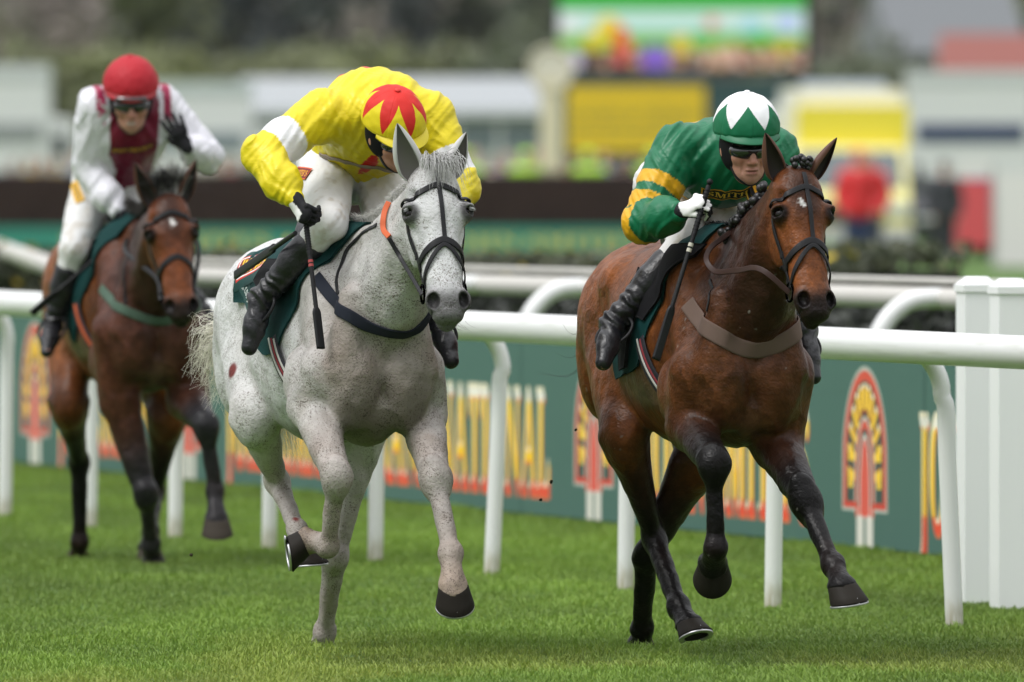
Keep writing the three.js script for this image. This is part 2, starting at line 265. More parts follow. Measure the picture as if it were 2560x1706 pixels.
const M = {
  eye: std([0.006, 0.004, 0.003], 0.1, { specularIntensity: 0.6 }),
  strap: std([0.012, 0.012, 0.0135], 0.42, { specularIntensity: 0.45, bumpMap: grainy, bumpScale: 0.0004 }),
  brownStrap: std([0.035, 0.016, 0.012], 0.45, { specularIntensity: 0.5 }),
  steel: std([0.6, 0.6, 0.6], 0.22, { metalness: 1 }),
  shoe: std([0.62, 0.62, 0.63], 0.35, { metalness: 0.9 }),
  boot: std([0.013, 0.013, 0.0155], 0.36, { specularIntensity: 0.9, bumpMap: grainy, bumpScale: 0.0012 }),
  skin: std([1, 1, 1], 0.5, { vertexColors: true }),
  silk: std([1, 1, 1], 0.4, { vertexColors: true, specularIntensity: 0.7, sheen: 0.2, sheenRoughness: 0.5, bumpMap: crease, bumpScale: 0.0022 }),
  capSilk: std([1, 1, 1], 0.6, { vertexColors: true, specularIntensity: 0.6, side: THREE.DoubleSide }),
  breeches: std([1, 1, 1], 0.65, { vertexColors: true, bumpMap: crease, bumpScale: 0.0014 }),
  glove: std([1, 1, 1], 0.65, { specularIntensity: 0.3, vertexColors: true }),
  goggle: std([0.012, 0.012, 0.013], 0.12, { clearcoat: 1, clearcoatRoughness: 0.05 }),
  skinFlat: std([0.46, 0.26, 0.19], 0.6), wood: std([0.12, 0.1, 0.08], 0.9),
  blackCloth: std([0.009, 0.009, 0.0105], 0.8, { specularIntensity: 0.25, bumpMap: weave, bumpScale: 0.0006 }),
  greenCloth: std([0.005, 0.038, 0.037], 0.75, { specularIntensity: 0.3, bumpMap: weave, bumpScale: 0.0008 }),
};

// ---------- the setting ----------
const K2 = 2560 / 2353, q2 = (x, y) => [x * K2, y * K2];                       // measured on a 2353 pixel wide view
const bump = (f, n = 256, rep = 1) => { const t = texOf(n, n, (u, v) => { const g = f(u, v); return [g, g, g]; }, false); t.repeat.set(rep, rep); return t; };
{ // the course: one sheet of turf to the horizon
  const tex = texOf(1024, 1024, (u, v) => {
    const a = tnoise(u, v, 8, 1), b = tnoise(u, v, 32, 4), c = tnoise(u, v, 200, 7), d = tnoise(u, v, 420, 9), k = 1 + 0.16 * a + 0.14 * b + 0.2 * c + 0.15 * d; return [0.29 * k + 0.03 * b, 0.42 * k, 0.14 * k];
  }); tex.repeat.set(0.12, 0.12);
  const g = new THREE.PlaneGeometry(3000, 3000, 1, 1); g.rotateX(-Math.PI / 2); const uv = g.attributes.uv, p = g.attributes.position; for (let i = 0; i < uv.count; i++) uv.setXY(i, p.getX(i), p.getZ(i));
  struct('ground', g, std([0.85, 0.85, 0.75], 0.95, { map: tex }));
}
{ // standing grass where the blades show: near the runners, the rails and the boards
  const r = rng(31), tuft = (n, sp, h0, h1) => { const pos = [], idx = [], col = []; for (let b = 0; b < n; b++) {
    const a = r() * 6.28, rr = sp * Math.sqrt(r()), x = Math.cos(a) * rr, z = Math.sin(a) * rr, h = lerp(h0, h1, r() * r()), la = r() * 6.28, ln = (0.15 + r() * 0.65) * h, w = 0.0012 + r() * 0.0013, f = r() * 6.28, bx = Math.cos(f) * w, bz = Math.sin(f) * w, o = pos.length / 3, lx = Math.cos(la) * ln, lz = Math.sin(la) * ln;
    pos.push(x - bx, 0, z - bz, x + bx, 0, z + bz, x + lx * 0.3 - bx * 0.8, h * 0.6, z + lz * 0.3 - bz * 0.8, x + lx * 0.3 + bx * 0.8, h * 0.6, z + lz * 0.3 + bz * 0.8, x + lx, h * (1 - 0.25 * ln / h), z + lz);
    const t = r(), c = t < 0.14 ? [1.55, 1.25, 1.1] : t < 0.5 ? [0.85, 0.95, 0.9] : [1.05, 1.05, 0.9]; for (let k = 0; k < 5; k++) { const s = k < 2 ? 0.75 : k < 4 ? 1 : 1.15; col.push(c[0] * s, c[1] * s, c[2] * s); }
    idx.push(o, o + 1, o + 2, o + 1, o + 3, o + 2, o + 2, o + 3, o + 4);
  } return geoFrom(pos, idx, col); };
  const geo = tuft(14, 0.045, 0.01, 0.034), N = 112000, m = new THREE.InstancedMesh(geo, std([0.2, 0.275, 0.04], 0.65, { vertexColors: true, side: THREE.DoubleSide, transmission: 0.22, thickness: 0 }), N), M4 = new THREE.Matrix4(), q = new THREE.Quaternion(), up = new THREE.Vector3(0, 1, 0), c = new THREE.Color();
  for (let i = 0; i < N; i++) {
    const t = r(), d = lerp(39.3, 70, Math.pow(t, 1.25)), hw = 0.049 * d + 1.0, x = (r() * 2 - 1) * hw, z = CAM_Z - d, big = fbm(x * 0.7, 3, z * 0.16, 3), fine = noise(x * 3.5, 8, z * 1.1), s = 0.75 + 0.5 * r() + 0.35 * sstep(0, 0.6, fine);
    q.setFromAxisAngle(up, r() * 6.28); M4.compose(new THREE.Vector3(x, -0.002, z), q, new THREE.Vector3(s, s * (0.85 + 0.4 * r() + 0.25 * fine), s)); m.setMatrixAt(i, M4);
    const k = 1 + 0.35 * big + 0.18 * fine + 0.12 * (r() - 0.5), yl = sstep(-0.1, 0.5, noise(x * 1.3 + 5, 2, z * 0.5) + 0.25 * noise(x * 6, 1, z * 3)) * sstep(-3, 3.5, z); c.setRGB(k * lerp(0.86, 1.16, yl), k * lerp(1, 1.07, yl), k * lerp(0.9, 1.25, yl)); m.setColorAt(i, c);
  }
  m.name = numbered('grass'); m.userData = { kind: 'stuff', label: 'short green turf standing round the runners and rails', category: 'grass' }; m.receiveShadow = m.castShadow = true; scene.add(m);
}
// running rails
const scuff = texOf(256, 512, (u, v) => { const a = tnoise(u, v, 24, 3) * 0.5 + tnoise(u, v, 60, 8) * 0.5, b = tnoise(u, v, 7, 5), d = 0.05 * sstep(0.15, 0.75, a + 0.35 * b); return [0.97 - d, 0.97 - d * 0.95, 0.965 - d * 1.25]; });
const whitePlastic = std([0.84, 0.85, 0.845], 0.3, { map: scuff, bumpMap: bump((u, v) => 0.5 + 0.3 * tnoise(u, v, 20, 3)), bumpScale: 0.0006 }), postTex = texOf(256, 64, (u, v) => { const s = tnoise(u, v, 30, 3) * 0.5 + tnoise(u, v, 12, 8) * 0.5, low = sstep(0.17, 0.0, u) * (0.35 + 0.65 * sstep(-0.3, 0.4, s)); return [lerp(0.9, 0.6, low), lerp(0.905, 0.57, low), lerp(0.9, 0.46, low)]; });
const dullPlastic = std([0.58, 0.56, 0.52], 0.5), squareMat = std([0.86, 0.865, 0.87], 0.35, { bumpMap: bump((u, v) => 0.5 + 0.3 * tnoise(u, v, 16, 3)), bumpScale: 0.0006 }), postMat = std([0.98, 0.98, 0.98], 0.35, { map: postTex });
const rayY = (px, py, y) => { const d = sight(px, py), t = (y - CAM_Y) / d[1]; return [d[0] * t, y, CAM_Z + d[2] * t]; };
function rail(name, label, a, b, h, r, back, fwd, plastic = whitePlastic) {
  const dir = nrm(sub(b, a)), A = add(a, mul(dir, -back)), B = add(b, mul(dir, fwd)), L = len(sub(B, A)), t = thing(name, label, 'rail', [A[0], 0, A[2]]);
  const loc = (p) => [p[0] - A[0], p[1], p[2] - A[2]], n = Math.ceil(L / 6);
  for (let i = 0; i < n; i++) { const p = loc(mix3(A, B, i / n)), q = loc(mix3(A, B, (i + 1) / n)); p[1] = q[1] = h; put('rail_length', cyl(r, r, p, q, 32), plastic, t); if (i) put('joint_sleeve', cyl(r * 1.06, r * 1.06, sub(p, mul(dir, 0.09)), add(p, mul(dir, 0.09)), 32), plastic, t); }
  return { t, A, B, dir, loc, h, r };
}
function railPost(R, s, D, rad, lean = 0) {  // a post that stands D clear of the rail and bends over to carry it
  const on = add(R.A, mul(R.dir, s)), u = [-R.dir[2] * Math.sign(D), 0, R.dir[0] * Math.sign(D)], d = Math.abs(D), h = R.h, F = R.loc(add(on, mul(u, -d))), b = Math.min(d, 0.3), pts = [], lx = (y) => lean * (y / h - 0.6);
  F[1] = 0; for (const y of [-0.05, h * 0.3, h * 0.6, h - b * 1.3]) pts.push([F[0] + lx(y), y, F[2]]);
  for (let k = 0; k <= 6; k++) { const a = k / 6 * Math.PI / 2; pts.push([F[0] + lx(h) + u[0] * b * (1 - Math.cos(a)), h - b * 1.2 + b * 1.2 * Math.sin(a), F[2] + u[2] * b * (1 - Math.cos(a))]); }
  if (d > b) pts.push([F[0] + lx(h) + u[0] * d, h + 0.005, F[2] + u[2] * d]);
  return put('post', tube(pts, rad, 56, 16), postMat, R.t);
}
const near0 = rayY(0, 758, 1.127), near1 = rayY(2560, 882, 1.127);
const nearRail = rail('running_rail', 'thick white plastic running rail on curved posts just behind the horses', [near0[0], 1.127, near0[2]], [near1[0], 1.127, near1[2]], 1.127, 0.066, 12, 8);
for (const [x, y] of [[11, 1295], [224, 1322], [437, 1361], [672, 1393], [938, 1417], [1229, 1453], [1564, 1502], [1933, 1551], [2388, 1589]]) {
  const D = 0.17, p = onGround(x, y), u = [-nearRail.dir[2], 0, nearRail.dir[0]], lean = x === 1229 ? 0.05 : x === 2388 ? -0.05 : 0.015; let s = dot(sub([p[0], 0, p[2]], [nearRail.A[0], 0, nearRail.A[2]]), nearRail.dir);
  for (let k = 0; k < 6; k++) { const q = add(nearRail.A, add(mul(nearRail.dir, s), mul(u, -D))), d = CAM_Z - q[2], px = 1280 + (q[0] - lean * 0.6) / d * FOCAL; s += (x - px) / FOCAL * d / (nearRail.dir[0] + 0.0 ) * 0.8; }
  railPost(nearRail, s, D, 0.036, lean);
}
const far0 = rayY(180, 660, 1.2), far1 = rayY(2560, 728, 1.2);
const farRail = rail('running_rail', 'white running rail beyond the dark hedge, out of focus', [far0[0], 1.17, far0[2]], [far1[0], 1.17, far1[2]], 1.15, 0.055, 0, 10, dullPlastic);
const across = [farRail.dir[2], 0, -farRail.dir[0]];
const sAt = (px) => { let lo = 0, hi = 60; for (let k = 0; k < 40; k++) { const m = (lo + hi) / 2, q = add(farRail.A, mul(farRail.dir, m)); if (1280 + q[0] / (CAM_Z - q[2]) * FOCAL < px) lo = m; else hi = m; } return lo; };
{ const w0 = sAt(1470), st = (sAt(2360) - w0) / 3; for (let i = -4; i < 6; i++) if (w0 + i * st > 0.3) railPost(farRail, w0 + i * st, -0.4, 0.05); }
put('top_bar', cyl(0.016, 0.016, farRail.loc([farRail.A[0], 1.24, farRail.A[2]]), farRail.loc([farRail.B[0], 1.24, farRail.B[2]]), 12), dullPlastic, farRail.t);
{
  const e = farRail.A, f = rayY(-60, 590, 1.2), r4 = rail('running_rail', 'white rail bending away behind the red-capped jockey', [f[0], 1.17, f[2]], [e[0] - 0.1, 1.17, e[2] - 0.1], 1.17, 0.062, 0, 0, dullPlastic); for (let i = 0; i < 3; i++) { railPost(r4, 0.6 + 1.6 * i, -0.34, 0.05); } }

// advertising boards
const bL = onGround(566, 1215), bR = onGround(2426, 1404), bDir = nrm(sub(bR, bL)), bN = [-bDir[2], 0, bDir[0]], bYaw = Math.atan2(-bDir[2], bDir[0]);
const sOf = (px) => { const d = sight(px, 1150), w = sub(bL, [0, CAM_Y, CAM_Z]), t = dot(w, bN) / dot(d, bN); return dot(sub(add([0, CAM_Y, CAM_Z], mul(d, t)), bL), bDir); };
const BH = 0.92, GREENB = '#44695f';
function drawText(c, txt, x0, x1, W, H, len) {
  const base = H * (1 - 0.1 / BH), top = H * (1 - 0.64 / BH), h = base - top; c.save(); c.font = 'bold 200px serif'; const m = c.measureText(txt).width; c.translate(x0, base); c.scale((x1 - x0) / m, h / 142);
  const g = c.createLinearGradient(0, -142, 0, 0); g.addColorStop(0, '#f2efe2'); g.addColorStop(0.07, '#f7f3e4'); g.addColorStop(0.13, '#ffd63a'); g.addColorStop(0.84, '#fcc81c'); g.addColorStop(0.89, '#ea5a34'); g.addColorStop(1, '#e64a30');
  c.fillStyle = '#efe6c8'; c.fillText(txt, -7, -7); c.fillStyle = '#dd6a3c'; c.fillText(txt, 6, 5); c.fillStyle = g; c.fillText(txt, 0, 0); c.restore();
}
function drawMark(c, xc, w, H) { // the arched emblem
  const y = (m) => H * (1 - m / BH), arch = (r, b, t) => { c.beginPath(); c.moveTo(xc - w * r, y(b)); c.lineTo(xc - w * r * 0.98, y(b + (t - b) * 0.45)); c.bezierCurveTo(xc - w * r * 0.85, y(b + (t - b) * 0.85), xc - w * r * 0.35, y(t), xc, y(t)); c.bezierCurveTo(xc + w * r * 0.35, y(t), xc + w * r * 0.85, y(b + (t - b) * 0.85), xc + w * r * 0.98, y(b + (t - b) * 0.45)); c.lineTo(xc + w * r, y(b)); c.closePath(); };
  const fill = (r, b, t, s) => { arch(r, b, t); c.fillStyle = s; c.fill(); };
  fill(0.53, 0.17, 0.87, '#b9bfb4'); fill(0.5, 0.185, 0.85, '#d8543f'); fill(0.43, 0.215, 0.8, '#39504a');
  c.save(); arch(0.4, 0.22, 0.79); c.clip(); for (let i = 0; i < 13; i++) { const a = Math.PI * (i + 0.5) / 13, k = Math.sin(a), ex = xc - Math.cos(a) * w * 0.335, ey = y(0.3 + k * 0.43); c.save(); c.translate(ex, ey); c.rotate(-(Math.PI / 2 - a) * 0.9 * -1 * -1 + 0); c.fillStyle = '#8f3f2c'; c.fillRect(-w * 0.05, -H * 0.075, w * 0.1, H * 0.165); c.fillStyle = i % 2 ? '#ffd23a' : '#f6c843'; c.fillRect(-w * 0.036, -H * 0.07, w * 0.072, H * 0.14); c.fillStyle = '#f4efd8'; c.fillRect(-w * 0.03, -H * 0.072, w * 0.06, H * 0.03); c.restore(); } for (const sx of [-1, 1]) for (const yy of [0.27, 0.4]) { c.fillStyle = '#fccf3c'; c.fillRect(xc + sx * w * 0.33 - w * 0.05, y(yy + 0.09), w * 0.1, H * 0.085); } c.restore();
  fill(0.24, 0.16, 0.63, '#c7c3b6'); fill(0.21, 0.14, 0.61, '#d8543f'); fill(0.165, 0.2, 0.57, '#3f5650'); fill(0.135, 0.14, 0.545, '#d9d3c8'); fill(0.105, 0.14, 0.52, '#df4a3a');
  c.fillStyle = '#cf4636'; c.fillRect(xc - w * 0.5, y(0.215), w * 0.29, H * 0.03); c.fillRect(xc + w * 0.21, y(0.215), w * 0.29, H * 0.03);
  c.fillStyle = '#e0ddd2'; c.fillRect(xc - w * 0.19, y(0.15), w * 0.16, y(0.0) - y(0.15)); c.fillRect(xc + w * 0.03, y(0.15), w * 0.16, y(0.0) - y(0.15)); c.fillStyle = '#de6a58'; c.fillRect(xc - w * 0.03, y(0.45), w * 0.06, y(0.15) - y(0.45));
}
{
  const marks = [92, 478, 1490, 2169].map(sOf), words = [["JOHN SMITH'S", sOf(150), sOf(400)], ["JOHN SMITH'S GRAND NATIONAL", sOf(571), sOf(1380)], ["JOHN SMITH'S", sOf(1618), sOf(2032)], ["JOHN SMITH'S GRAND NATIONAL", sOf(2308), sOf(2308) + 5.4]];
  const t = thing('advertising_board', 'long dark green board with yellow lettering and arched emblems behind the white rail', 'board', bL, bYaw), s0 = marks[0] - 6, s1 = words[3][2] + 1, n = Math.ceil((s1 - s0) / 3.2), L = (s1 - s0) / n;
  for (let i = 0; i < n; i++) {
    const a = s0 + i * L, tex = canvasTex(1536, 440, (c, W, H) => {
      c.fillStyle = GREENB; c.fillRect(0, 0, W, H); const r = rng(i + 3); for (let k = 0; k < 260; k++) { c.fillStyle = `rgba(${r() < 0.5 ? '30,50,45' : '120,140,125'},${0.02 + r() * 0.05})`; c.fillRect(r() * W, r() * H, 4 + r() * 60, 1 + r() * 8); }
      const X = (s) => (s - a) / L * W; for (const [txt, p, q] of words) if (q > a - 1 && p < a + L + 1) drawText(c, txt, X(p), X(q), W, H); for (const m of marks) if (Math.abs(m - a - L / 2) < L) drawMark(c, X(m), 0.56 / L * W * 1.12, H);
    });
    const panel = box(L - 0.006, BH, 0.02, a + L / 2, BH / 2 + 0.015, 0), print = new THREE.PlaneGeometry(L - 0.012, BH - 0.006); print.translate(a + L / 2, BH / 2 + 0.015, 0.0125);
    const pn = put('panel', panel, std([0.05, 0.14, 0.115], 0.6), t); put('print', print, std([1, 1, 1], 0.55, { map: tex }), pn); put('support_post', box(0.07, 0.95, 0.07, a, 0.45, -0.06), M.wood, t);
  }
}
// hedges: a dark core full of leaf-sized faces
function leafCloud(n, rand, place, size, aspect = 0.6) {
  const pos = [], idx = []; for (let i = 0; i < n; i++) { const c = place(rand), s = size * (0.6 + 0.8 * rand()), a = nrm([rand() - 0.5, rand() - 0.5, rand() - 0.5]), b = nrm(cross(a, [rand() - 0.5, rand() - 0.5, rand() - 0.5])), o = pos.length / 3; pos.push(...add(c, mul(a, s)), ...add(c, mul(b, s * aspect)), ...add(c, mul(a, -s)), ...add(c, mul(b, -s * aspect))); idx.push(o, o + 1, o + 2, o, o + 2, o + 3); } return geoFrom(pos, idx, null, new Float32Array(pos.length / 3 * 2));
}
function hedge(label, a, b, w, h, colors, seed, leaf = 0.05, flowers) {
  const d = sub(b, a), L = len(d), t = thing('hedge', label, 'hedge', a, Math.atan2(-d[2], d[0])), r = rng(seed), top = (x) => h * (0.93 + 0.09 * noise(x * 1.3, seed, 0) + 0.05 * noise(x * 4, seed, 2));
  put('branches', box(L, h * 0.84, w * 0.7, L / 2, h * 0.42, 0), std([0.018, 0.02, 0.012], 1), t);
  colors.forEach((c, k) => put('foliage', leafCloud(Math.round(L * h * 420 / colors.length * (0.05 / leaf) ** 1.3), r, (q) => { const x = q() * L, f = q(); const y = f < 0.45 ? top(x) * (1 - 0.12 * q()) : top(x) * Math.sqrt(q()), z = f < 0.45 ? (q() - 0.5) * w : w * (0.33 + 0.2 * q()) * (q() < 0.8 ? 1 : -1); return [x, y, z]; }, leaf), c, t).userData.kind = 'stuff');
  if (flowers) put('flowers', leafCloud(Math.round(L * 5), r, (q) => [q() * L, top(0) * (0.75 + 0.3 * q()), w * 0.5], 0.05, 0.9), flowers, t).userData.kind = 'stuff';
  return t;
}
const leafM = (c) => std(c, 0.7, { side: THREE.DoubleSide, transmission: 0.3, thickness: 0 });
{
  const o = mul(bN, -3.75), p = add(add(bL, mul(bDir, -14)), o), q = add(add(bR, mul(bDir, 7)), o); hedge('clipped dark hedge between the green board and the far rail', p, q, 0.8, 1.08, [leafM([0.012, 0.017, 0.01]), leafM([0.022, 0.028, 0.016])], 3, 0.055);
  const a = at(-200, 640, 86), b = at(2330, 640, 80); a[1] = b[1] = 0; hedge('olive hedge with yellow flower spots beyond the far rails', a, b, 1, 1.28, [leafM([0.06, 0.072, 0.036]), leafM([0.09, 0.1, 0.045])], 8, 0.06, std([0.55, 0.42, 0.05], 0.8));
}
{ // pair of white square posts
  const mk2 = (label, x, y) => { const p = onGround(x, y), t = thing('white_post', label, 'post', p, 0.25); const w = 0.138, H = 1.365; put('shaft', new THREE.BoxGeometry(w, H, w).translate(0, H / 2 - 0.03, 0), squareMat, t); put('cap', [box(w + 0.016, 0.03, w + 0.016, 0, H - 0.035, 0), new THREE.CylinderGeometry(0.055, (w + 0.01) / Math.SQRT2, 0.035, 4).rotateY(Math.PI / 4).translate(0, H - 0.003, 0)], squareMat, t); };
  mk2('square white post behind the rail, nearer the horses of the pair', 2441, 1508); mk2('square white post at the picture edge, beside its twin', 2526, 1524);
}

// ---------- far beyond the course ----------
const W3 = (c, r = 0.7, o) => std(c, r, o);
{ // steeplechase fence: birch packed upright over a green board
  const a = at(-420, 640, 209), b = at(1850, 640, 209), L = b[0] - a[0], t = thing('brush_fence', 'dark brown birch steeplechase fence with a green board at its foot', 'fence', [a[0], 0, a[2]]), r = rng(4);
  put('birch_core', box(L, 1.06, 0.9, L / 2, 0.99, 0), W3([0.022, 0.013, 0.011], 1), t);
  const pos = [], idx = []; for (let i = 0; i < 9000; i++) { const x = r() * L, z = 0.35 + 0.18 * r(), y0 = 0.5 + 0.75 * r(), h = 0.35 + 0.6 * r(), y1 = Math.min(1.6, y0 + h), lx = (r() - 0.5) * 0.12, o = pos.length / 3, w = 0.012; pos.push(x - w, y0, z, x + w, y0, z, x + lx, y1, z - 0.05); idx.push(o, o + 1, o + 2); }
  const tw = put('birch_twigs', geoFrom(pos, idx), W3([0.04, 0.022, 0.017], 0.95, { side: THREE.DoubleSide }), t); tw.userData.kind = 'stuff';
  const tex = canvasTex(2048, 96, (c, W, H) => { c.fillStyle = '#2f8573'; c.fillRect(0, 0, W, H); c.fillStyle = '#d7c258'; c.font = 'bold 64px serif'; for (const x of [0.255, 0.67]) c.fillText("JOHN SMITH'S", W * x, H * 0.75); });
  const bd = put('foot_board', box(L, 0.54, 0.06, L / 2, 0.28, 0.62), W3([0.03, 0.22, 0.17], 0.6), t); put('print', new THREE.PlaneGeometry(L, 0.5).translate(L / 2, 0.28, 0.655), W3([1, 1, 1], 0.6, { map: tex }), bd);
}
// far people: one continuous body with clothes over it
const folk = (() => {
  const body = [cap([0, 0.95, 0], [0, 1.38, 0], 0.13, 0.15, { q: 1.25 }), cap([0, 1.4, 0], [0, 1.58, 0.01], 0.06, 0.055), ell([0, 1.66, 0.02], [0.08, 0.115, 0.095])], coat = [cap([0, 0.9, 0], [0, 1.36, 0], 0.165, 0.165, { q: 1.3 }), cap([-0.17, 1.42, 0], [0.17, 1.42, 0], 0.09, 0.09)], trs = [];
  for (const s of [-1, 1]) { body.push(cap([s * 0.09, 0.9, 0], [s * 0.11, 0.08, 0], 0.08, 0.045), cap([s * 0.11, 0.06, 0], [s * 0.12, 0.05, 0.13], 0.045, 0.035), cap([s * 0.2, 1.4, 0], [s * 0.27, 1.12, -0.02], 0.05, 0.042), cap([s * 0.27, 1.12, -0.02], [s * 0.22, 0.88, 0.1], 0.042, 0.032), ell([s * 0.21, 0.82, 0.12], [0.03, 0.05, 0.035])); coat.push(cap([s * 0.2, 1.4, 0], [s * 0.28, 1.12, -0.02], 0.078, 0.066), cap([s * 0.28, 1.12, -0.02], [s * 0.225, 0.9, 0.09], 0.064, 0.05)); trs.push(cap([s * 0.085, 0.9, 0], [s * 0.11, 0.1, 0], 0.115, 0.075)); }
  const m = (p, h) => meshField(p, [-0.6, 0, -0.4], [0.6, 1.9, 0.4], h); const hat = new THREE.SphereGeometry(0.105, 16, 8, 0, 6.3, 0, 1.5); hat.scale(0.95, 0.95, 1.12); hat.translate(0, 1.69, 0.01); return { body: m(body, 0.03), coat: m(coat, 0.03), trousers: m(trs, 0.03), hat };
})();
function far(label, px, depth, coat, trousers, hat, turn = 0, group) { const o = at(px * K2, 383, depth), t = thing('person', label, 'person', [o[0], 0, o[2]], turn, group); put('body', folk.body, M.skinFlat, t); put('coat', folk.coat, coat, t); put('trousers', folk.trousers, trousers, t); if (hat) put('hat', folk.hat, hat, t); return t; }
const HV = W3([0.45, 0.82, 0.05], 0.6), dark = W3([0.03, 0.032, 0.04]), navy = W3([0.02, 0.035, 0.1]), redC = W3([0.62, 0.018, 0.022], 0.6), khaki = W3([0.2, 0.17, 0.12]), white = W3([0.75, 0.75, 0.74], 0.5), blueC = W3([0.03, 0.09, 0.42]);
far('steward in yellow-green high-visibility jacket behind the brush fence, beside the grey horse head', 1068, 214, HV, dark, HV).scale.set(1.25, 1.1, 1.2);
far('steward in yellow-green high-visibility jacket left of the round-topped white post', 1208, 214, HV, dark, HV, 0.4).scale.set(1.25, 1.1, 1.2);
far('steward in yellow-green high-visibility jacket right of the round-topped white post', 1352, 214, HV, navy, HV, -0.3).scale.set(1.25, 1.1, 1.2);
far('steward in yellow-green high-visibility jacket next to the green jockey', 1500, 214, HV, dark, HV, 0.2).scale.set(1.25, 1.1, 1.2);
far('person in a red coat standing in front of the yellow ambulance', 1972, 180, redC, navy, redC, 0.1).scale.set(1.15, 1.1, 1.15); 
far('second person in red coat half hidden behind the first by the ambulance', 1998, 183, redC, dark, null, -0.4).scale.set(1.1, 1.08, 1.1);
far('person in dark clothes standing beside the red and white boards', 2170, 188, dark, dark, dark, 0.3);
far('person in a blue jacket behind the red and white boards', 2246, 215, blueC, dark, khaki);
far('person in a navy coat behind the fence at the left edge', 30, 232, navy, dark, khaki); far('person in a khaki coat behind the fence near the left edge', 95, 233, khaki, dark, null); far('person in a yellow coat behind the fence below the white van', 128, 231, W3([0.7, 0.5, 0.06]), dark, null);
far('person in a white shirt behind the fence between the two left jockeys', 505, 233, white, dark, khaki); far('person in a dark coat behind the fence next to the yellow jockey', 545, 232, dark, navy, khaki);
far('person in a khaki jacket near the yellow hoarding', 1290, 236, khaki, navy, null); far('person in a dark jacket under the yellow hoarding', 1420, 236, dark, dark, khaki); far('person in navy standing under the yellow hoarding end', 1450, 235, navy, dark, null);

[[70, 229, [0.5, 0.36, 0.05], 'mustard coat left of the white van door'], [175, 231, [0.05, 0.12, 0.3], 'royal blue jacket right of the white van'], [478, 229, [0.45, 0.42, 0.36], 'beige raincoat by the horse lorry'], [520, 231, [0.3, 0.05, 0.06], 'maroon jacket by the lorry wheels'], [575, 229, [0.06, 0.1, 0.08], 'bottle green coat under the yellow elbow'], [1085, 230, [0.4, 0.4, 0.42], 'pale grey coat at the marquee end'], [1130, 229, [0.55, 0.5, 0.42], 'cream coat at the marquee end'], [1165, 231, [0.1, 0.05, 0.12], 'purple coat beside the silver car'], [1238, 230, [0.2, 0.22, 0.1], 'olive coat beside the round-topped post'], [1318, 232, [0.5, 0.12, 0.08], 'brick red jacket below the yellow hoarding'], [1388, 231, [0.35, 0.38, 0.5], 'light blue anorak below the yellow hoarding'], [1560, 230, [0.12, 0.12, 0.13], 'charcoal coat behind the shoulder of the green jockey']].forEach(([px, d, c, where], i) => { far('person in a ' + where, px, d, W3(c), i % 2 ? dark : navy, i % 3 ? null : khaki, i * 0.7 - 2).scale.setScalar(1.02 + 0.05 * (i % 3)); });
{ // round-topped post
  const o = at(1266 * K2, 383, 214), t = thing('marker_post', 'tall cream post with a round disc at its top', 'post', [o[0], 0, o[2]]); put('pole', box(0.4, 3.3, 0.12, 0, 1.65, 0), W3([0.72, 0.66, 0.46], 0.6), t); put('disc', new THREE.CylinderGeometry(0.42, 0.42, 0.1, 40).rotateX(Math.PI / 2).translate(0, 3.48, 0.0), W3([0.74, 0.7, 0.58], 0.6), t); put('ring', new THREE.TorusGeometry(0.4, 0.04, 8, 40).translate(0, 3.48, 0.05), W3([0.6, 0.55, 0.42]), t);
}
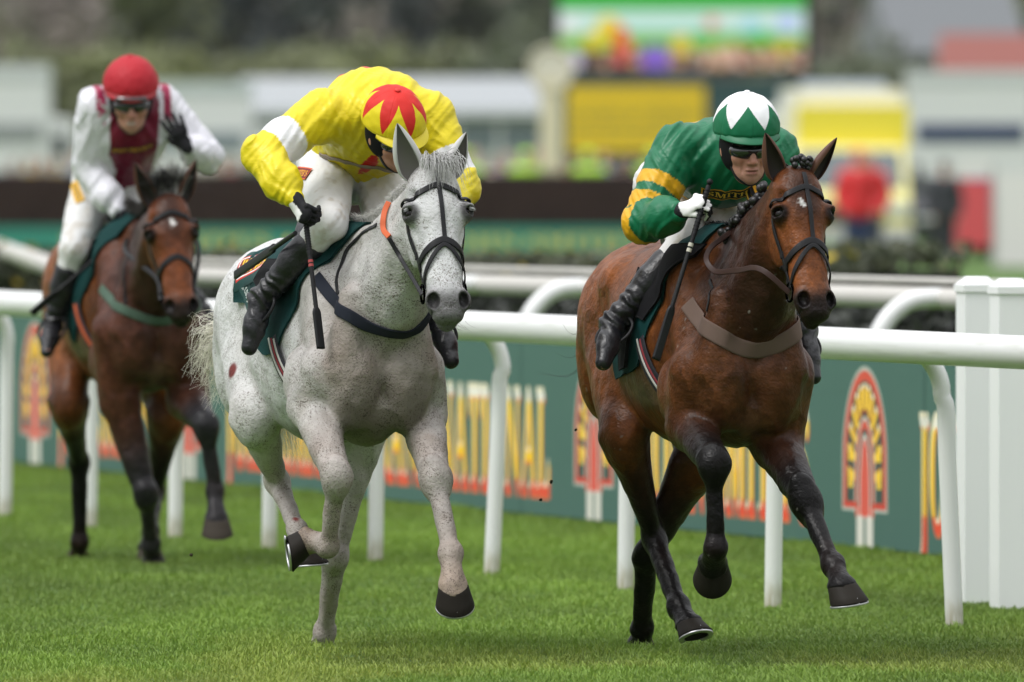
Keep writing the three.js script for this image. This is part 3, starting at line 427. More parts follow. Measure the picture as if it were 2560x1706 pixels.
{ // big screen on its trailer
  const D = 300, l = at(1285 * K2, 383, D), r = at(1850 * K2, 383, D), w = r[0] - l[0], cx = (l[0] + r[0]) / 2, yb = 1.9 + (352 - 158) / 26150 * D, H = 3.55, t = thing('big_screen', 'giant video screen showing a green racetrack picture above a dark trailer', 'screen', [cx, 0, l[2]]);
  const tex = canvasTex(1024, 568, (c, X, Y) => { // what the screen shows: turf, a white rail, runners as blurred spots of colour, a crowd
    c.fillStyle = '#1fb52a'; c.fillRect(0, 0, X, Y); for (let i = 0; i < 12; i++) { c.fillStyle = i % 2 ? '#2fc336' : '#18a326'; c.fillRect(0, i * 30, X, 15); }
    c.fillStyle = '#d8f3e8'; c.fillRect(0, Y * 0.56, X, Y * 0.185); c.fillStyle = '#b9ecd9'; c.fillRect(X * 0.12, Y * 0.6, X * 0.5, Y * 0.05); c.fillStyle = '#8fdcc9'; c.fillRect(X * 0.1, Y * 0.71, X * 0.85, Y * 0.03);
    c.fillStyle = '#7fc22a'; c.fillRect(0, Y * 0.745, X, Y * 0.115); c.fillStyle = '#5a4a44'; c.fillRect(0, Y * 0.86, X, Y * 0.14); const rr = rng(9); for (let i = 0; i < 130; i++) { c.fillStyle = ['#c98a6a', '#e2b79a', '#8a5a48', '#d9d2c4', '#b5a36a', '#6f4a3c'][i % 6]; c.beginPath(); c.arc(X * (0.15 + 0.85 * rr()), Y * (0.84 + 0.16 * rr()), 16, 0, 7); c.fill(); }
    const blob = (x, y, rad, s) => { c.fillStyle = s; c.beginPath(); c.arc(X * x, Y * y, rad, 0, 7); c.fill(); };
    blob(0.2, 0.7, 52, '#f4e14a'); blob(0.14, 0.8, 40, '#e9d63a'); blob(0.245, 0.74, 34, '#ef6a2c'); blob(0.26, 0.82, 36, '#ee5a30'); blob(0.25, 0.92, 30, '#d23a4a'); blob(0.39, 0.93, 62, '#8c6ad2'); blob(0.05, 0.94, 46, '#d9d3ea'); blob(0.02, 0.68, 40, '#eef2f2'); blob(0.62, 0.66, 30, '#e8a690'); blob(0.7, 0.9, 40, '#e3b7a0'); blob(0.86, 0.92, 30, '#cf9a78'); blob(0.93, 0.66, 46, '#c4d8ff'); blob(0.78, 0.68, 40, '#a9e2ee'); blob(0.5, 0.82, 44, '#e8d24a'); blob(0.92, 0.84, 30, '#e4cf4e'); blob(0.56, 0.79, 30, '#3fc02c'); blob(0.82, 0.78, 36, '#3fc02c');
  });
  put('cabinet', box(w + 0.3, H + 0.2, 0.5, 0, yb + H / 2 - 0.05, -0.3), W3([0.03, 0.035, 0.035]), t); const sm = W3([0.02, 0.02, 0.02], 0.5, { emissiveMap: tex, specularIntensity: 0, emissiveIntensity: 0.72 }); sm.emissive.setRGB(1, 1, 1); put('display', new THREE.PlaneGeometry(w, H).translate(0, yb + H / 2, -0.03), sm, t);
  put('mast', box(1.2, yb, 0.6, 0, yb / 2, -0.3), W3([0.1, 0.11, 0.11]), t);
  const tr = thing('trailer', 'dark teal trailer under the giant screen with a yellow hoarding', 'trailer', [cx, 0, l[2] + 1.4]); put('body', box(w * 1.02, 3.2, 1.8, 0, 2.15, 0), W3([0.03, 0.075, 0.08], 0.5), tr); put('roof_edge', box(w * 1.03, 0.12, 1.9, 0, 3.8, 0), W3([0.06, 0.1, 0.1]), tr);
  const bt = canvasTex(1024, 400, (c, X, Y) => { c.fillStyle = '#e6c11d'; c.fillRect(0, 0, X, Y); c.fillStyle = '#7d7a35'; const rr = rng(3); for (let k = 0; k < 4; k++) for (let i = 0; i < 22; i++) c.fillRect(30 + i * 44, 110 + k * 62, 18 + rr() * 22, 26); });
  const bx0 = at(1303 * K2, 383, D - 0.5)[0] - cx, bx1 = at(1618 * K2, 383, D - 0.5)[0] - cx; put('hoarding', box(bx1 - bx0, 1.72, 0.06, (bx0 + bx1) / 2, 2.78, 0.95), W3([0.7, 0.5, 0.02]), tr); put('hoarding_print', new THREE.PlaneGeometry(bx1 - bx0 - 0.04, 1.68).translate((bx0 + bx1) / 2, 2.78, 0.985), W3([1, 1, 1], 0.6, { map: bt }), tr);
  for (const x of [-2.4, -1.6, 1.6, 2.4]) { const wh = put('wheel', new THREE.CylinderGeometry(0.48, 0.48, 0.3, 24).rotateX(Math.PI / 2).translate(x, 0.48, 0.75), W3([0.015, 0.015, 0.016], 0.9), tr); put('rim', new THREE.CylinderGeometry(0.25, 0.25, 0.02, 20).rotateX(Math.PI / 2).translate(x, 0.48, 0.915), W3([0.5, 0.5, 0.5], 0.4), wh); }
}
// vehicles
const glassM = W3([0.03, 0.04, 0.045], 0.08, { clearcoat: 1 }), tyreM = W3([0.015, 0.015, 0.016], 0.9), rimM = W3([0.5, 0.5, 0.52], 0.35, { metalness: 0.6 }), lampM = W3([0.7, 0.72, 0.74], 0.1);
function wheel(t, x, z, r, across = true) { const g = new THREE.CylinderGeometry(r, r, 0.24, 28); across ? g.rotateZ(Math.PI / 2) : g.rotateX(Math.PI / 2); g.translate(x, r, z); const w = put('wheel', g, tyreM, t), h = new THREE.CylinderGeometry(r * 0.55, r * 0.55, 0.26, 20); across ? h.rotateZ(Math.PI / 2) : h.rotateX(Math.PI / 2); h.translate(x, r, z); put('rim', h, rimM, w); }
function profile(pts, w) { const s = new THREE.Shape(pts.map((p) => new THREE.Vector2(...p))); const g = new THREE.ExtrudeGeometry(s, { depth: w - 0.12, bevelEnabled: true, bevelSize: 0.06, bevelThickness: 0.06, bevelSegments: 3 }); g.translate(0, 0, -(w - 0.12) / 2); g.rotateY(-Math.PI / 2); return g; }
{ // ambulance seen from its front
  const o = at(1948 * K2, 383, 200), t = thing('ambulance', 'yellow and white ambulance facing the course behind the person in red', 'ambulance', [o[0], 0, o[2]], 0.06), yel = W3([0.86, 0.72, 0.06], 0.35), wh = W3([0.78, 0.78, 0.76], 0.35);
  put('box_body', box(2.25, 1.95, 3.6, 0, 1.75, -2.4), wh, t); put('yellow_front', box(1.95, 0.78, 0.5, 0.12, 2.35, -0.42), yel, t); put('roof_fairing', box(2.1, 0.32, 1.2, 0, 2.88, -1.2), wh, t);
  put('cab', profile([[-0.75, 0.45], [0.95, 0.45], [0.95, 1.05], [0.75, 1.22], [0.1, 1.95], [-0.75, 2.0]], 2.05), W3([0.8, 0.74, 0.3], 0.35), t);
  const ws = new THREE.PlaneGeometry(1.78, 0.86); ws.rotateX(-0.72); ws.translate(0, 1.62, 0.53); put('windscreen', ws, W3([0.06, 0.08, 0.085], 0.1, { side: THREE.DoubleSide, clearcoat: 1 }), t); put('grille', box(1.1, 0.3, 0.06, 0, 0.82, 1.03), W3([0.03, 0.03, 0.03]), t); put('bumper', box(2.1, 0.26, 0.2, 0, 0.48, 1.0), W3([0.5, 0.5, 0.5]), t);
  for (const s of [-1, 1]) { put('headlight', box(0.34, 0.2, 0.08, s * 0.8, 0.92, 1.02), lampM, t); put('mirror', box(0.14, 0.34, 0.1, s * 1.2, 1.55, 0.45), W3([0.05, 0.05, 0.05]), t); wheel(t, s * 0.92, 0.35, 0.36); wheel(t, s * 0.92, -3.0, 0.36); }
  put('light_bar', box(1.5, 0.14, 0.24, 0, 3.1, -0.9), W3([0.5, 0.55, 0.62], 0.2), t);
}
function lorry(name, label, cat, px0, px1, depth, h, roof, band, turn = 0) { // seen from the side: box, cab, window strip, lockers
  const a = at(px0 * K2, 383, depth), b = at(px1 * K2, 383, depth), L = b[0] - a[0], t = thing(name, label, cat, [(a[0] + b[0]) / 2, 0, a[2]], turn), wm = W3([0.7, 0.71, 0.71], 0.35);
  put('box_body', box(L * 0.8, h - 1.0, 2.3, -L * 0.1, 0.95 + (h - 1) / 2, 0), wm, t); put('roof', box(L * 0.81, 0.3, 2.36, -L * 0.1, h + 0.1, 0), roof, t); put('cab', profile([[-1.1, 0.5], [1.1, 0.5], [1.1, 0.55], [L * 0.105, 0.6], [L * 0.105, 1.4], [L * 0.07, h * 0.72], [-L * 0.1, h * 0.74], [-L * 0.1, 0.5]].slice(3), 2.1).rotateY(Math.PI / 2).translate(L * 0.4, 0, 0), wm, t);
  put('window_strip', box(L * 0.7, 0.42, 0.04, -L * 0.1, h * 0.66, 1.17), band, t); put('cab_window', box(L * 0.1, 0.5, 0.04, L * 0.4, h * 0.58, 1.08), glassM, t); put('skirt', box(L * 0.8, 0.5, 2.1, -L * 0.1, 0.72, 0), W3([0.12, 0.14, 0.14]), t);
  for (const x of [-0.36, -0.25, 0.38]) wheel(t, x * L, 0.95, 0.45, false); return t;
}
const paleRoof = W3([0.58, 0.6, 0.61], 0.5);
lorry('van', 'white box van standing at the left edge behind the fence', 'van', -120, 172, 246, 3.55, paleRoof, W3([0.28, 0.3, 0.3]));
lorry('horse_lorry', 'white horse lorry behind the red-capped jockey', 'lorry', 330, 640, 262, 3.3, W3([0.5, 0.55, 0.55]), W3([0.2, 0.24, 0.26]));
lorry('horse_lorry', 'white lorry with a dark blue band at the right edge', 'lorry', 2085, 2440, 268, 3.6, paleRoof, W3([0.03, 0.05, 0.12]));
{ // long white marquee
  const a = at(560 * K2, 383, 275), b = at(1245 * K2, 383, 275), L = b[0] - a[0], t = thing('marquee', 'long white marquee with a low grey roof behind the yellow jockey', 'marquee', [(a[0] + b[0]) / 2, 0, a[2]]), wm = W3([0.62, 0.64, 0.64], 0.5);
  put('wall', box(L, 2.75, 5, 0, 1.38, -2.5), W3([0.5, 0.52, 0.5], 0.6), t); const s = new THREE.Shape([[-0.25, 2.76], [0, 2.76], [5.25, 2.76], [5.25, 2.95], [2.6, 3.75], [-0.25, 2.95]].map((p) => new THREE.Vector2(...p))), rg = new THREE.ExtrudeGeometry(s, { depth: L + 0.3, bevelEnabled: false }); rg.translate(0, 0, -(L + 0.3) / 2); rg.rotateY(Math.PI / 2); put('roof', rg, W3([0.33, 0.35, 0.36], 0.6), t);
  for (let i = 0; i < 7; i++) { const w = L / 7 - 0.16; put('window', box(w, 0.62, 0.05, -L / 2 + (i + 0.5) * L / 7, 2.3, 0.03), W3([0.16, 0.2, 0.21], 0.15), t); put('pole', box(0.09, 2.75, 0.09, -L / 2 + i * L / 7, 1.38, 0.05), wm, t); } put('gutter', box(L + 0.3, 0.1, 0.1, 0, 2.85, 0.22), wm, t);
}
function car(label, px, depth, color, turn) { const o = at(px * K2, 383, depth), t = thing('parked_car', label, 'car', [o[0], 0, o[2]], turn), m = W3(color, 0.3, { clearcoat: 0.6 }); put('body', profile([[-2.0, 0.35], [2.0, 0.35], [2.05, 0.75], [1.1, 0.95], [0.45, 1.4], [-1.1, 1.43], [-1.8, 1.0], [-2.05, 0.9]], 1.7), m, t); for (const s of [-1, 1]) { put('window', box(0.02, 0.32, 1.5, s * 0.86, 1.15, -0.3), glassM, t); put('headlight', box(0.3, 0.14, 0.06, s * 0.6, 0.72, 2.08), lampM, t); for (const z of [-1.25, 1.3]) wheel(t, s * 0.78, z, 0.31); } put('windscreen', box(1.35, 0.4, 0.03, 0, 1.17, 0.83).rotateX(0), glassM, t); return t; }
car('grey car parked in front of the white marquee', 700, 250, [0.25, 0.26, 0.27], 1.45); car('silver car parked behind the fence near the green-capped jockey', 1160, 252, [0.45, 0.46, 0.47], 1.6); car('white car parked beside the white box van', 215, 250, [0.6, 0.6, 0.6], 1.5); car('dark car parked right of the ambulance', 2110, 210, [0.03, 0.03, 0.035], 0.3);
{ // boards at the right
  const a = at(2196 * K2, 383, 190), t = thing('hoarding', 'red and white boards standing on the grass at the right edge', 'hoarding', [a[0], 0, a[2]]); put('red_panel', box(0.58, 1.12, 0.06, 0.3, 0.9, 0.02), W3([0.66, 0.09, 0.1], 0.5), t); put('white_panel', box(1.5, 1.55, 0.06, 1.42, 0.78, 0), W3([0.78, 0.76, 0.75], 0.5), t); put('white_panel', box(0.6, 0.36, 0.06, 0.3, 1.66, 0), W3([0.75, 0.74, 0.73], 0.5), t); put('frame', [box(0.06, 1.7, 0.06, 0, 0.85, -0.02), box(0.06, 1.7, 0.06, 0.63, 0.85, -0.02), box(0.06, 1.6, 0.06, 2.15, 0.8, -0.02)], W3([0.4, 0.4, 0.4]), t);
}
{ // house with a red roof
  const o = at(2330 * K2, 383, 400), t = thing('house', 'pale house with a red tiled roof among the trees at right', 'house', [o[0] + 1.2, 0, o[2]], -0.1); put('wall', box(7, 4.2, 6, 0, 2.1, 0), W3([0.45, 0.42, 0.38], 0.9), t);
  const s = new THREE.Shape([[-3.5, 4.2], [3.5, 4.2], [0, 6.1]].map((p) => new THREE.Vector2(...p))), g = new THREE.ExtrudeGeometry(s, { depth: 7.6, bevelEnabled: false }); g.translate(0, 0, -3.8); g.rotateY(Math.PI / 2); const rf = put('roof', g, W3([0.24, 0.085, 0.07], 0.9), t); put('chimney', box(0.7, 1.3, 0.7, 1.8, 6.2, 0), W3([0.3, 0.15, 0.12], 0.9), rf);
  for (const x of [-2.2, 0, 2.2]) { const f = put('window', box(1.1, 1.1, 0.1, x, 3.1, 3.02), white, t); put('pane', box(0.95, 0.95, 0.06, x, 3.1, 3.06), glassM, f); }
  const o2 = at(2165 * K2, 383, 430), u = thing('house', 'distant house with a pale slate roof among the trees', 'house', [o2[0], 0, o2[2]], 0.2); put('wall', box(5, 5.6, 6, 0, 2.8, 0), W3([0.25, 0.25, 0.25], 0.9), u); const s2 = new THREE.Shape([[-3.2, 5.6], [3.2, 5.6], [0, 8.2]].map((p) => new THREE.Vector2(...p))), g2 = new THREE.ExtrudeGeometry(s2, { depth: 5.4, bevelEnabled: false }); g2.translate(0, 0, -2.7); g2.rotateY(Math.PI / 2); put('roof', g2, W3([0.17, 0.18, 0.19], 0.9), u); for (const x of [-1.3, 1.3]) put('window', box(1, 1.1, 0.1, x, 4.2, 3.02), glassM, u);
}
// wood behind: each tree with its own trunk, limbs and crown of leaf clumps
const barkM = W3([0.06, 0.05, 0.042], 0.95);
function tree(label, px, depth, h, w, kind, seed) {
  const r = rng(seed * 77 + 5), o = at(px * K2, 383, depth), t = thing('tree', label, 'tree', [o[0], 0, o[2]], r() * 6), th = h * 0.36, limbs = [cyl(h * 0.028, h * 0.018, [0, -0.1, 0], [h * 0.01, th, 0], 9)], clumps = [];
  for (let i = 0; i < 9; i++) { const a = i * 2.4 + r(), y0 = th * (0.45 + 0.55 * r()), e = [Math.cos(a) * w * 0.36 * (0.6 + 0.5 * r()), h * (0.42 + 0.45 * r()), Math.sin(a) * w * 0.36]; limbs.push(cyl(h * 0.012, h * 0.004, [0, y0, 0], e, 6)); }
  for (let i = 0; i < 26; i++) { const a = r() * 6.28, y = h * (0.12 + 0.86 * r()), env = w * 0.5 * Math.pow(Math.max(0.05, Math.sin(Math.PI * clamp((y / h) * 0.85 + 0.13, 0, 1))), 0.7), rr = env * Math.sqrt(r()); clumps.push([[Math.cos(a) * rr, y, Math.sin(a) * rr], w * (0.1 + 0.11 * r())]); }
  put('trunk', limbs, barkM, t);
  const mats = TREEMAT[kind]; mats.forEach((m, k) => { const my = clumps.filter((_, i) => i % mats.length === k); const c = put('crown', leafCloud(my.length * (kind === 3 ? 130 : 190), r, (q) => { const c = my[Math.floor(q() * my.length)], d = nrm([q() - 0.5, q() - 0.5, q() - 0.5]); return add(c[0], mul(d, c[1] * Math.pow(q(), 0.45))); }, kind === 3 ? 0.2 : 0.27), m, t); }); return t;
}
const TREEMAT = [[leafM([0.135, 0.162, 0.088]), leafM([0.088, 0.115, 0.068])], [leafM([0.243, 0.270, 0.101]), leafM([0.169, 0.189, 0.081])], [leafM([0.035, 0.051, 0.051]), leafM([0.061, 0.074, 0.068])], [leafM([0.284, 0.236, 0.209]), leafM([0.203, 0.169, 0.155])]];
const TL = ['grey-green tree', 'olive green tree', 'dark blue-green tree', 'bare brownish tree'];
[[-60, 470, 12, 10, 3, 'at the far left edge'], [80, 440, 11, 9, 3, 'above the white box van'], [215, 470, 11.5, 9, 1, 'left of the red cap'], [330, 500, 14, 9, 1, 'right behind the red cap'], [470, 480, 13, 10, 2, 'right of the red cap'], [600, 520, 14, 9, 1, 'between the red and yellow caps'], [720, 470, 12.5, 10, 2, 'above the bent back of the yellow jockey'], [850, 510, 13, 9, 3, 'behind the yellow jockey, to the right'], [960, 480, 13.5, 7, 2, 'above the starred yellow cap'], [1080, 500, 13, 10, 3, 'right of the starred yellow cap'], [1210, 480, 12, 9, 0, 'left of the giant screen'], [1330, 520, 15, 10, 0, 'behind the left end of the giant screen'], [1560, 540, 15, 11, 1, 'behind the middle of the giant screen'], [1760, 530, 15, 10, 2, 'behind the right end of the giant screen'], [1900, 490, 13, 10, 3, 'right of the giant screen'], [2030, 500, 13.5, 10, 3, 'above the yellow ambulance'], [2150, 520, 14, 9, 0, 'behind the pale slate roof'], [2290, 500, 13, 9, 3, 'behind the red roof'], [2440, 470, 12, 10, 1, 'beyond the right edge']].forEach(([px, d, h, w, k, where], i) => tree(`${TL[k]} ${where}`, px, d, h, w, k, i + 1));
[[150, 400, 5, 9, 1, 'low down behind the red-capped jockey'], [420, 405, 4.6, 10, 1, 'low down between the lorry and the wood'], [680, 410, 4.4, 11, 1, 'low down behind the marquee roof'], [980, 405, 4.6, 11, 1, 'low down behind the marquee end'], [1210, 400, 4.8, 9, 0, 'low down behind the round-topped post'], [1960, 405, 4.5, 12, 0, 'low down behind the ambulance']].forEach(([px, d, h, w, k, where], i) => { const t = tree(`bushy ${k ? 'olive' : 'grey-green'} bush ${where}`, px, d, h, w, k, i + 60); t.userData.category = 'bush'; });

{ // wooded rise behind the trees
  const g = new THREE.PlaneGeometry(420, 90, 210, 30); g.rotateX(-Math.PI / 2); const p = g.attributes.position; for (let i = 0; i < p.count; i++) { const x = p.getX(i), z = p.getZ(i); p.setY(i, -2 + 19 * sstep(45, 10, z) * (0.85 + 0.3 * noise(x * 0.05, 1, z * 0.05)) + 2.2 * noise(x * 0.3, 4, z * 0.3) + 1.2 * noise(x * 0.8, 4, z * 0.8)); } g.translate(0, 0, -600); g.computeVertexNormals();
  const col = []; for (let i = 0; i < p.count; i++) { const x = p.getX(i), k = fbm(x * 0.08, p.getY(i) * 0.1, p.getZ(i) * 0.08, 3); col.push(...mix3([0.07, 0.08, 0.05], k > 0 ? [0.16, 0.14, 0.12] : [0.14, 0.155, 0.07], clamp(Math.abs(k) * 2.2, 0, 1))); } g.setAttribute('color', new THREE.BufferAttribute(new Float32Array(col), 3));
  struct('hill', g, W3([1, 1, 1], 1, { vertexColors: true }));
}

// ---------- horses ----------
const hairBump = texOf(512, 512, (u, v) => { const a = tnoise(u, v, 90, 3) * 0.45 + tnoise(u, v, 40, 9) * 0.5 + tnoise(u, v, 18, 5) * 0.5, g = 0.5 + 0.4 * a; return [g, g, g]; }, false);
hairBump.repeat.set(2.2, 2.2);
const ringFrom = (f, c, a, b, ph, off, R = 0.5) => { const d = add(mul(a, Math.cos(ph)), mul(b, Math.sin(ph))); return march(f, add(c, mul(d, R)), mul(d, -1), off, R) || c; };

function hoofMesh(parent, C, up, toe, dark, shoe, s = 1) {     // C: middle of the coronet; up: from sole to coronet; toe: forwards
  up = nrm(up); toe = nrm(sub(toe, mul(up, dot(toe, up)))); const side = cross(up, toe), n = 32, pos = [], idx = [];
  const H = 0.067 * s, rings = [[0.05, 0.044, 0.004], [0.02, 0.051, 0.003], [-0.06, 0.0545, 0.004], [-0.3, 0.0585, 0.013], [-0.6, 0.064, 0.022], [-0.93, 0.070, 0.034], [-1, 0.064, 0.031], [-0.97, 0.052, 0.028], [-0.86, 0.03, 0.022], [-0.84, 0.001, 0.02]];
  for (const [h, r, fwd] of rings) for (let k = 0; k < n; k++) {
    const a = k / n * 2 * Math.PI, ct = Math.cos(a), st = Math.sin(a), back = ct < 0 ? 0.8 : 1.06; let y = h * H; if (ct < 0 && h < 0) y = Math.max(y, h * H) ;
    const lift = h > -0.5 ? -0.012 * Math.max(0, -ct) * s : 0;
    pos.push(...add(C, add(add(mul(toe, (ct * r * back + fwd) * s * (1 + 0.02 * Math.sin(h * 31))), mul(side, st * r * s)), mul(up, y + lift))));
  }
  for (let j = 0; j < rings.length - 1; j++) for (let k = 0; k < n; k++) { const a = j * n + k, b = j * n + (k + 1) % n; idx.push(a, a + n, b, b, a + n, b + n); }
  const hoof = put('hoof', geoFrom(pos, idx, null, new Float32Array(pos.length / 3 * 2)), dark, parent);
  if (shoe) {
    const pts = []; for (let k = -13; k <= 13; k++) { const a = k / 13 * 2.45, ct = Math.cos(a); pts.push(add(C, add(add(mul(toe, (ct * 0.061 * (ct < 0 ? 0.8 : 1.06) + 0.031) * s), mul(side, Math.sin(a) * 0.061 * s)), mul(up, -H - 0.004)))); }
    const clip = new THREE.ConeGeometry(0.011 * s, 0.022 * s, 4); clip.applyMatrix4(new THREE.Matrix4().makeBasis(new THREE.Vector3(...side), new THREE.Vector3(...up), new THREE.Vector3(...toe)).setPosition(...add(C, add(mul(toe, 0.097 * s), mul(up, -H + 0.010)))));
    put('horseshoe', [strapGeo(pts, 0.02, 0.009, null, { normal: up, n: 40 }), clip], shoe, hoof);
  }
  return hoof;
}
function earMesh(name, base, tip, open, W, mat, parent, inner, outer) {
  const ax = sub(tip, base), L = len(ax), t = nrm(ax), o = nrm(sub(open, mul(t, dot(open, t)))), b = cross(t, o), rows = 22, M = 14, pos = [], idx = [], col = [];
  for (let j = 0; j <= rows; j++) {
    const s = j / rows, w = W * Math.pow(Math.sin(Math.PI * Math.pow(s * 0.93 + 0.07, 0.72)), 0.8) * (s < 0.15 ? 0.75 + s * 1.6 : 1) + 0.0012, gap = lerp(1.15, 0.5, s), curl = s * s * 0.012;
    for (let k = 0; k < 2 * M; k++) {
      const ins = k >= M, u = (ins ? 2 * M - 1 - k : k) / (M - 1), a = gap + u * (2 * Math.PI - 2 * gap), r = ins ? 0.84 : 1;
      pos.push(...add(add(base, mul(ax, s)), add(mul(o, Math.cos(a) * w * 0.62 * r + (ins ? 0 : -0.001) + curl), mul(b, Math.sin(a) * w * r))));
      const e = Math.abs(u - 0.5) * 2, c = ins ? mix3(inner, outer, sstep(0.75, 1, e) * 0.7) : mix3(outer, inner, sstep(0.85, 1, s) * 0.4 + 0.1 * noise(s * 9, u * 5, 1)); col.push(...c);
    }
  }
  for (let j = 0; j < rows; j++) for (let k = 0; k < 2 * M; k++) { const a = j * 2 * M + k, c = j * 2 * M + (k + 1) % (2 * M); idx.push(a, c, a + 2 * M, c, c + 2 * M, a + 2 * M); }
  return put(name, geoFrom(pos, idx, col, new Float32Array(pos.length / 3 * 2)), mat, parent);
}

function buildHorse(cfg) {
  const fr = frame(cfg.px, cfg.depth, cfg.yaw), { J, K } = fr, P = cfg.pal, g = thing(cfg.name, cfg.label, 'horse', fr.O, cfg.yaw), S = cfg.size ?? 1;
  const B = (x, y, z) => [x * S, y * S, z * S];
  // head axes
  const poll = J(...cfg.poll), muz = J(...cfg.muzzle), hy = nrm(sub(muz, poll)), hs = len(sub(muz, poll)) / 0.6;
  const lw = fr.dirLocal([Math.cos(cfg.headYaw), cfg.headRoll ?? 0, -Math.sin(cfg.headYaw)]), hx = nrm(sub(lw, mul(hy, dot(lw, hy)))), hz = cross(hy, hx);
  const HW = cfg.headWide ?? 1.13, hp = (x, y, z) => add(poll, mul(add(add(mul(hx, x * HW), mul(hy, y)), mul(hz, z)), hs)), hm = [hx, hy, hz], hr = (a) => [a[0] * hs * HW, a[1] * hs, a[2] * hs];
  const tilt = (a) => { const c = Math.cos(a), s = Math.sin(a); return [hx, add(mul(hy, c), mul(hz, s)), add(mul(hz, c), mul(hy, -s))]; };
  const prims = [], A = (...p) => prims.push(...p);
  // trunk
  A(ell(B(0, 1.17, -0.74), [0.272 * S, 0.375 * S, 0.54 * S], { col: P.body }),
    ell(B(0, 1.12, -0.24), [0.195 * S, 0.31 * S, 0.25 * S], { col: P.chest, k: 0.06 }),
    cap(B(0, 1.43, -0.42), B(0, 1.38, -0.85), 0.165 * S, 0.17 * S, { q: 0.7, k: 0.06, col: P.body }),
    cap(B(0, 1.31, -0.7), B(0, 1.335, -1.25), 0.24 * S, 0.225 * S, { k: 0.08, col: P.body }),
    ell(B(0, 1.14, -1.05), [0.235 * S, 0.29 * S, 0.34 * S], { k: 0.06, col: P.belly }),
    ell(B(0, 1.32, -1.3), [0.25 * S, 0.235 * S, 0.36 * S], { k: 0.06, col: P.rump }));
  for (const s of [-1, 1]) A(
    ell(B(s * 0.185, 1.42, -1.13), [0.05, 0.06, 0.08], { k: 0.08, col: P.rump }),
    ell(B(s * 0.125, 1.14, -1.5), [0.115 * S, 0.27 * S, 0.13 * S], { k: 0.05, col: P.rump }),
    cap(B(s * 0.115, 1.44, -0.44), B(s * 0.155, 1.1, -0.16), 0.115 * S, 0.12 * S, { q: 0.72, k: 0.035, col: P.shoulder }),
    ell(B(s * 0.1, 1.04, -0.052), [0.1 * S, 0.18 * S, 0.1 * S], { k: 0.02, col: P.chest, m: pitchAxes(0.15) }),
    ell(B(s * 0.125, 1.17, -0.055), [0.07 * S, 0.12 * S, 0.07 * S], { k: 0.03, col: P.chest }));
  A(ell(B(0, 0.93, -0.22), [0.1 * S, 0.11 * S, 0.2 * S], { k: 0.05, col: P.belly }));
  const trunkTo = prims.length;
  // neck
  const n0 = B(0, 1.27, -0.24), n3 = hp(0, 0.12, -0.13), n1 = add(mix3(n0, n3, 0.36), [0, -0.025, 0.03]), n2 = add(mix3(n0, n3, 0.7), [0, -0.005, 0.015]), side = [1, 0, 0];
  A(cap(n0, n1, 0.245 * S, 0.19 * S, { q: 0.68, s: side, k: 0.05, col: P.neck }), cap(n1, n2, 0.188 * S, 0.14 * S, { q: 0.66, s: side, k: 0.04, col: P.neck }), cap(n2, n3, 0.138 * S, 0.105 * S, { q: 0.74, s: hx, k: 0.04, col: P.neck }));
  const crest0 = B(0, 1.55, -0.44), crest2 = hp(0, 0.06, -0.1), crest1 = add(mix3(crest0, crest2, 0.55), [0, -0.05, 0.05]);
  A(cap(crest0, crest1, 0.05, 0.045, { k: 0.12, col: P.neck }), cap(crest1, crest2, 0.045, 0.045, { k: 0.1, col: P.neck }));
  // throat groove muscles
  for (const s of [-1, 1]) A(cap(add(n0, [s * 0.07, -0.12, 0.12]), add(n3, mul(hx, s * 0.05)), 0.075 * S, 0.05 * S, { k: 0.025, col: P.neck }));
  // head
  const headFrom = prims.length;
  A(ell(hp(0, 0.085, -0.075), hr([0.082, 0.1, 0.08]), { m: hm, col: P.face }), ell(hp(0, 0.165, -0.052), hr([0.093, 0.13, 0.06]), { m: hm, col: P.face, k: 0.02 }),
    cap(hp(0, 0.2, -0.042), hp(0, 0.5, -0.036), 0.07 * hs, 0.05 * hs, { col: P.face, k: 0.03, s: hz, q: 0.75 }), cap(hp(0, 0.24, -0.1), hp(0, 0.5, -0.066), 0.084 * hs, 0.058 * hs, { col: P.face, k: 0.03 }),
    ell(hp(0, 0.54, -0.052), hr([0.062, 0.066, 0.058]), { m: hm, col: P.muzzle, k: 0.03 }), ell(hp(0, 0.588, -0.05), hr([0.046, 0.03, 0.044]), { m: hm, col: P.nose, k: 0.02 }),
    ell(hp(0, 0.596, -0.088), hr([0.029, 0.03, 0.03]), { m: hm, col: P.nose, k: 0.016 }), cap(hp(0, 0.26, -0.17), hp(0, 0.56, -0.095), 0.05 * hs, 0.03 * hs, { col: P.face, k: 0.03 }));
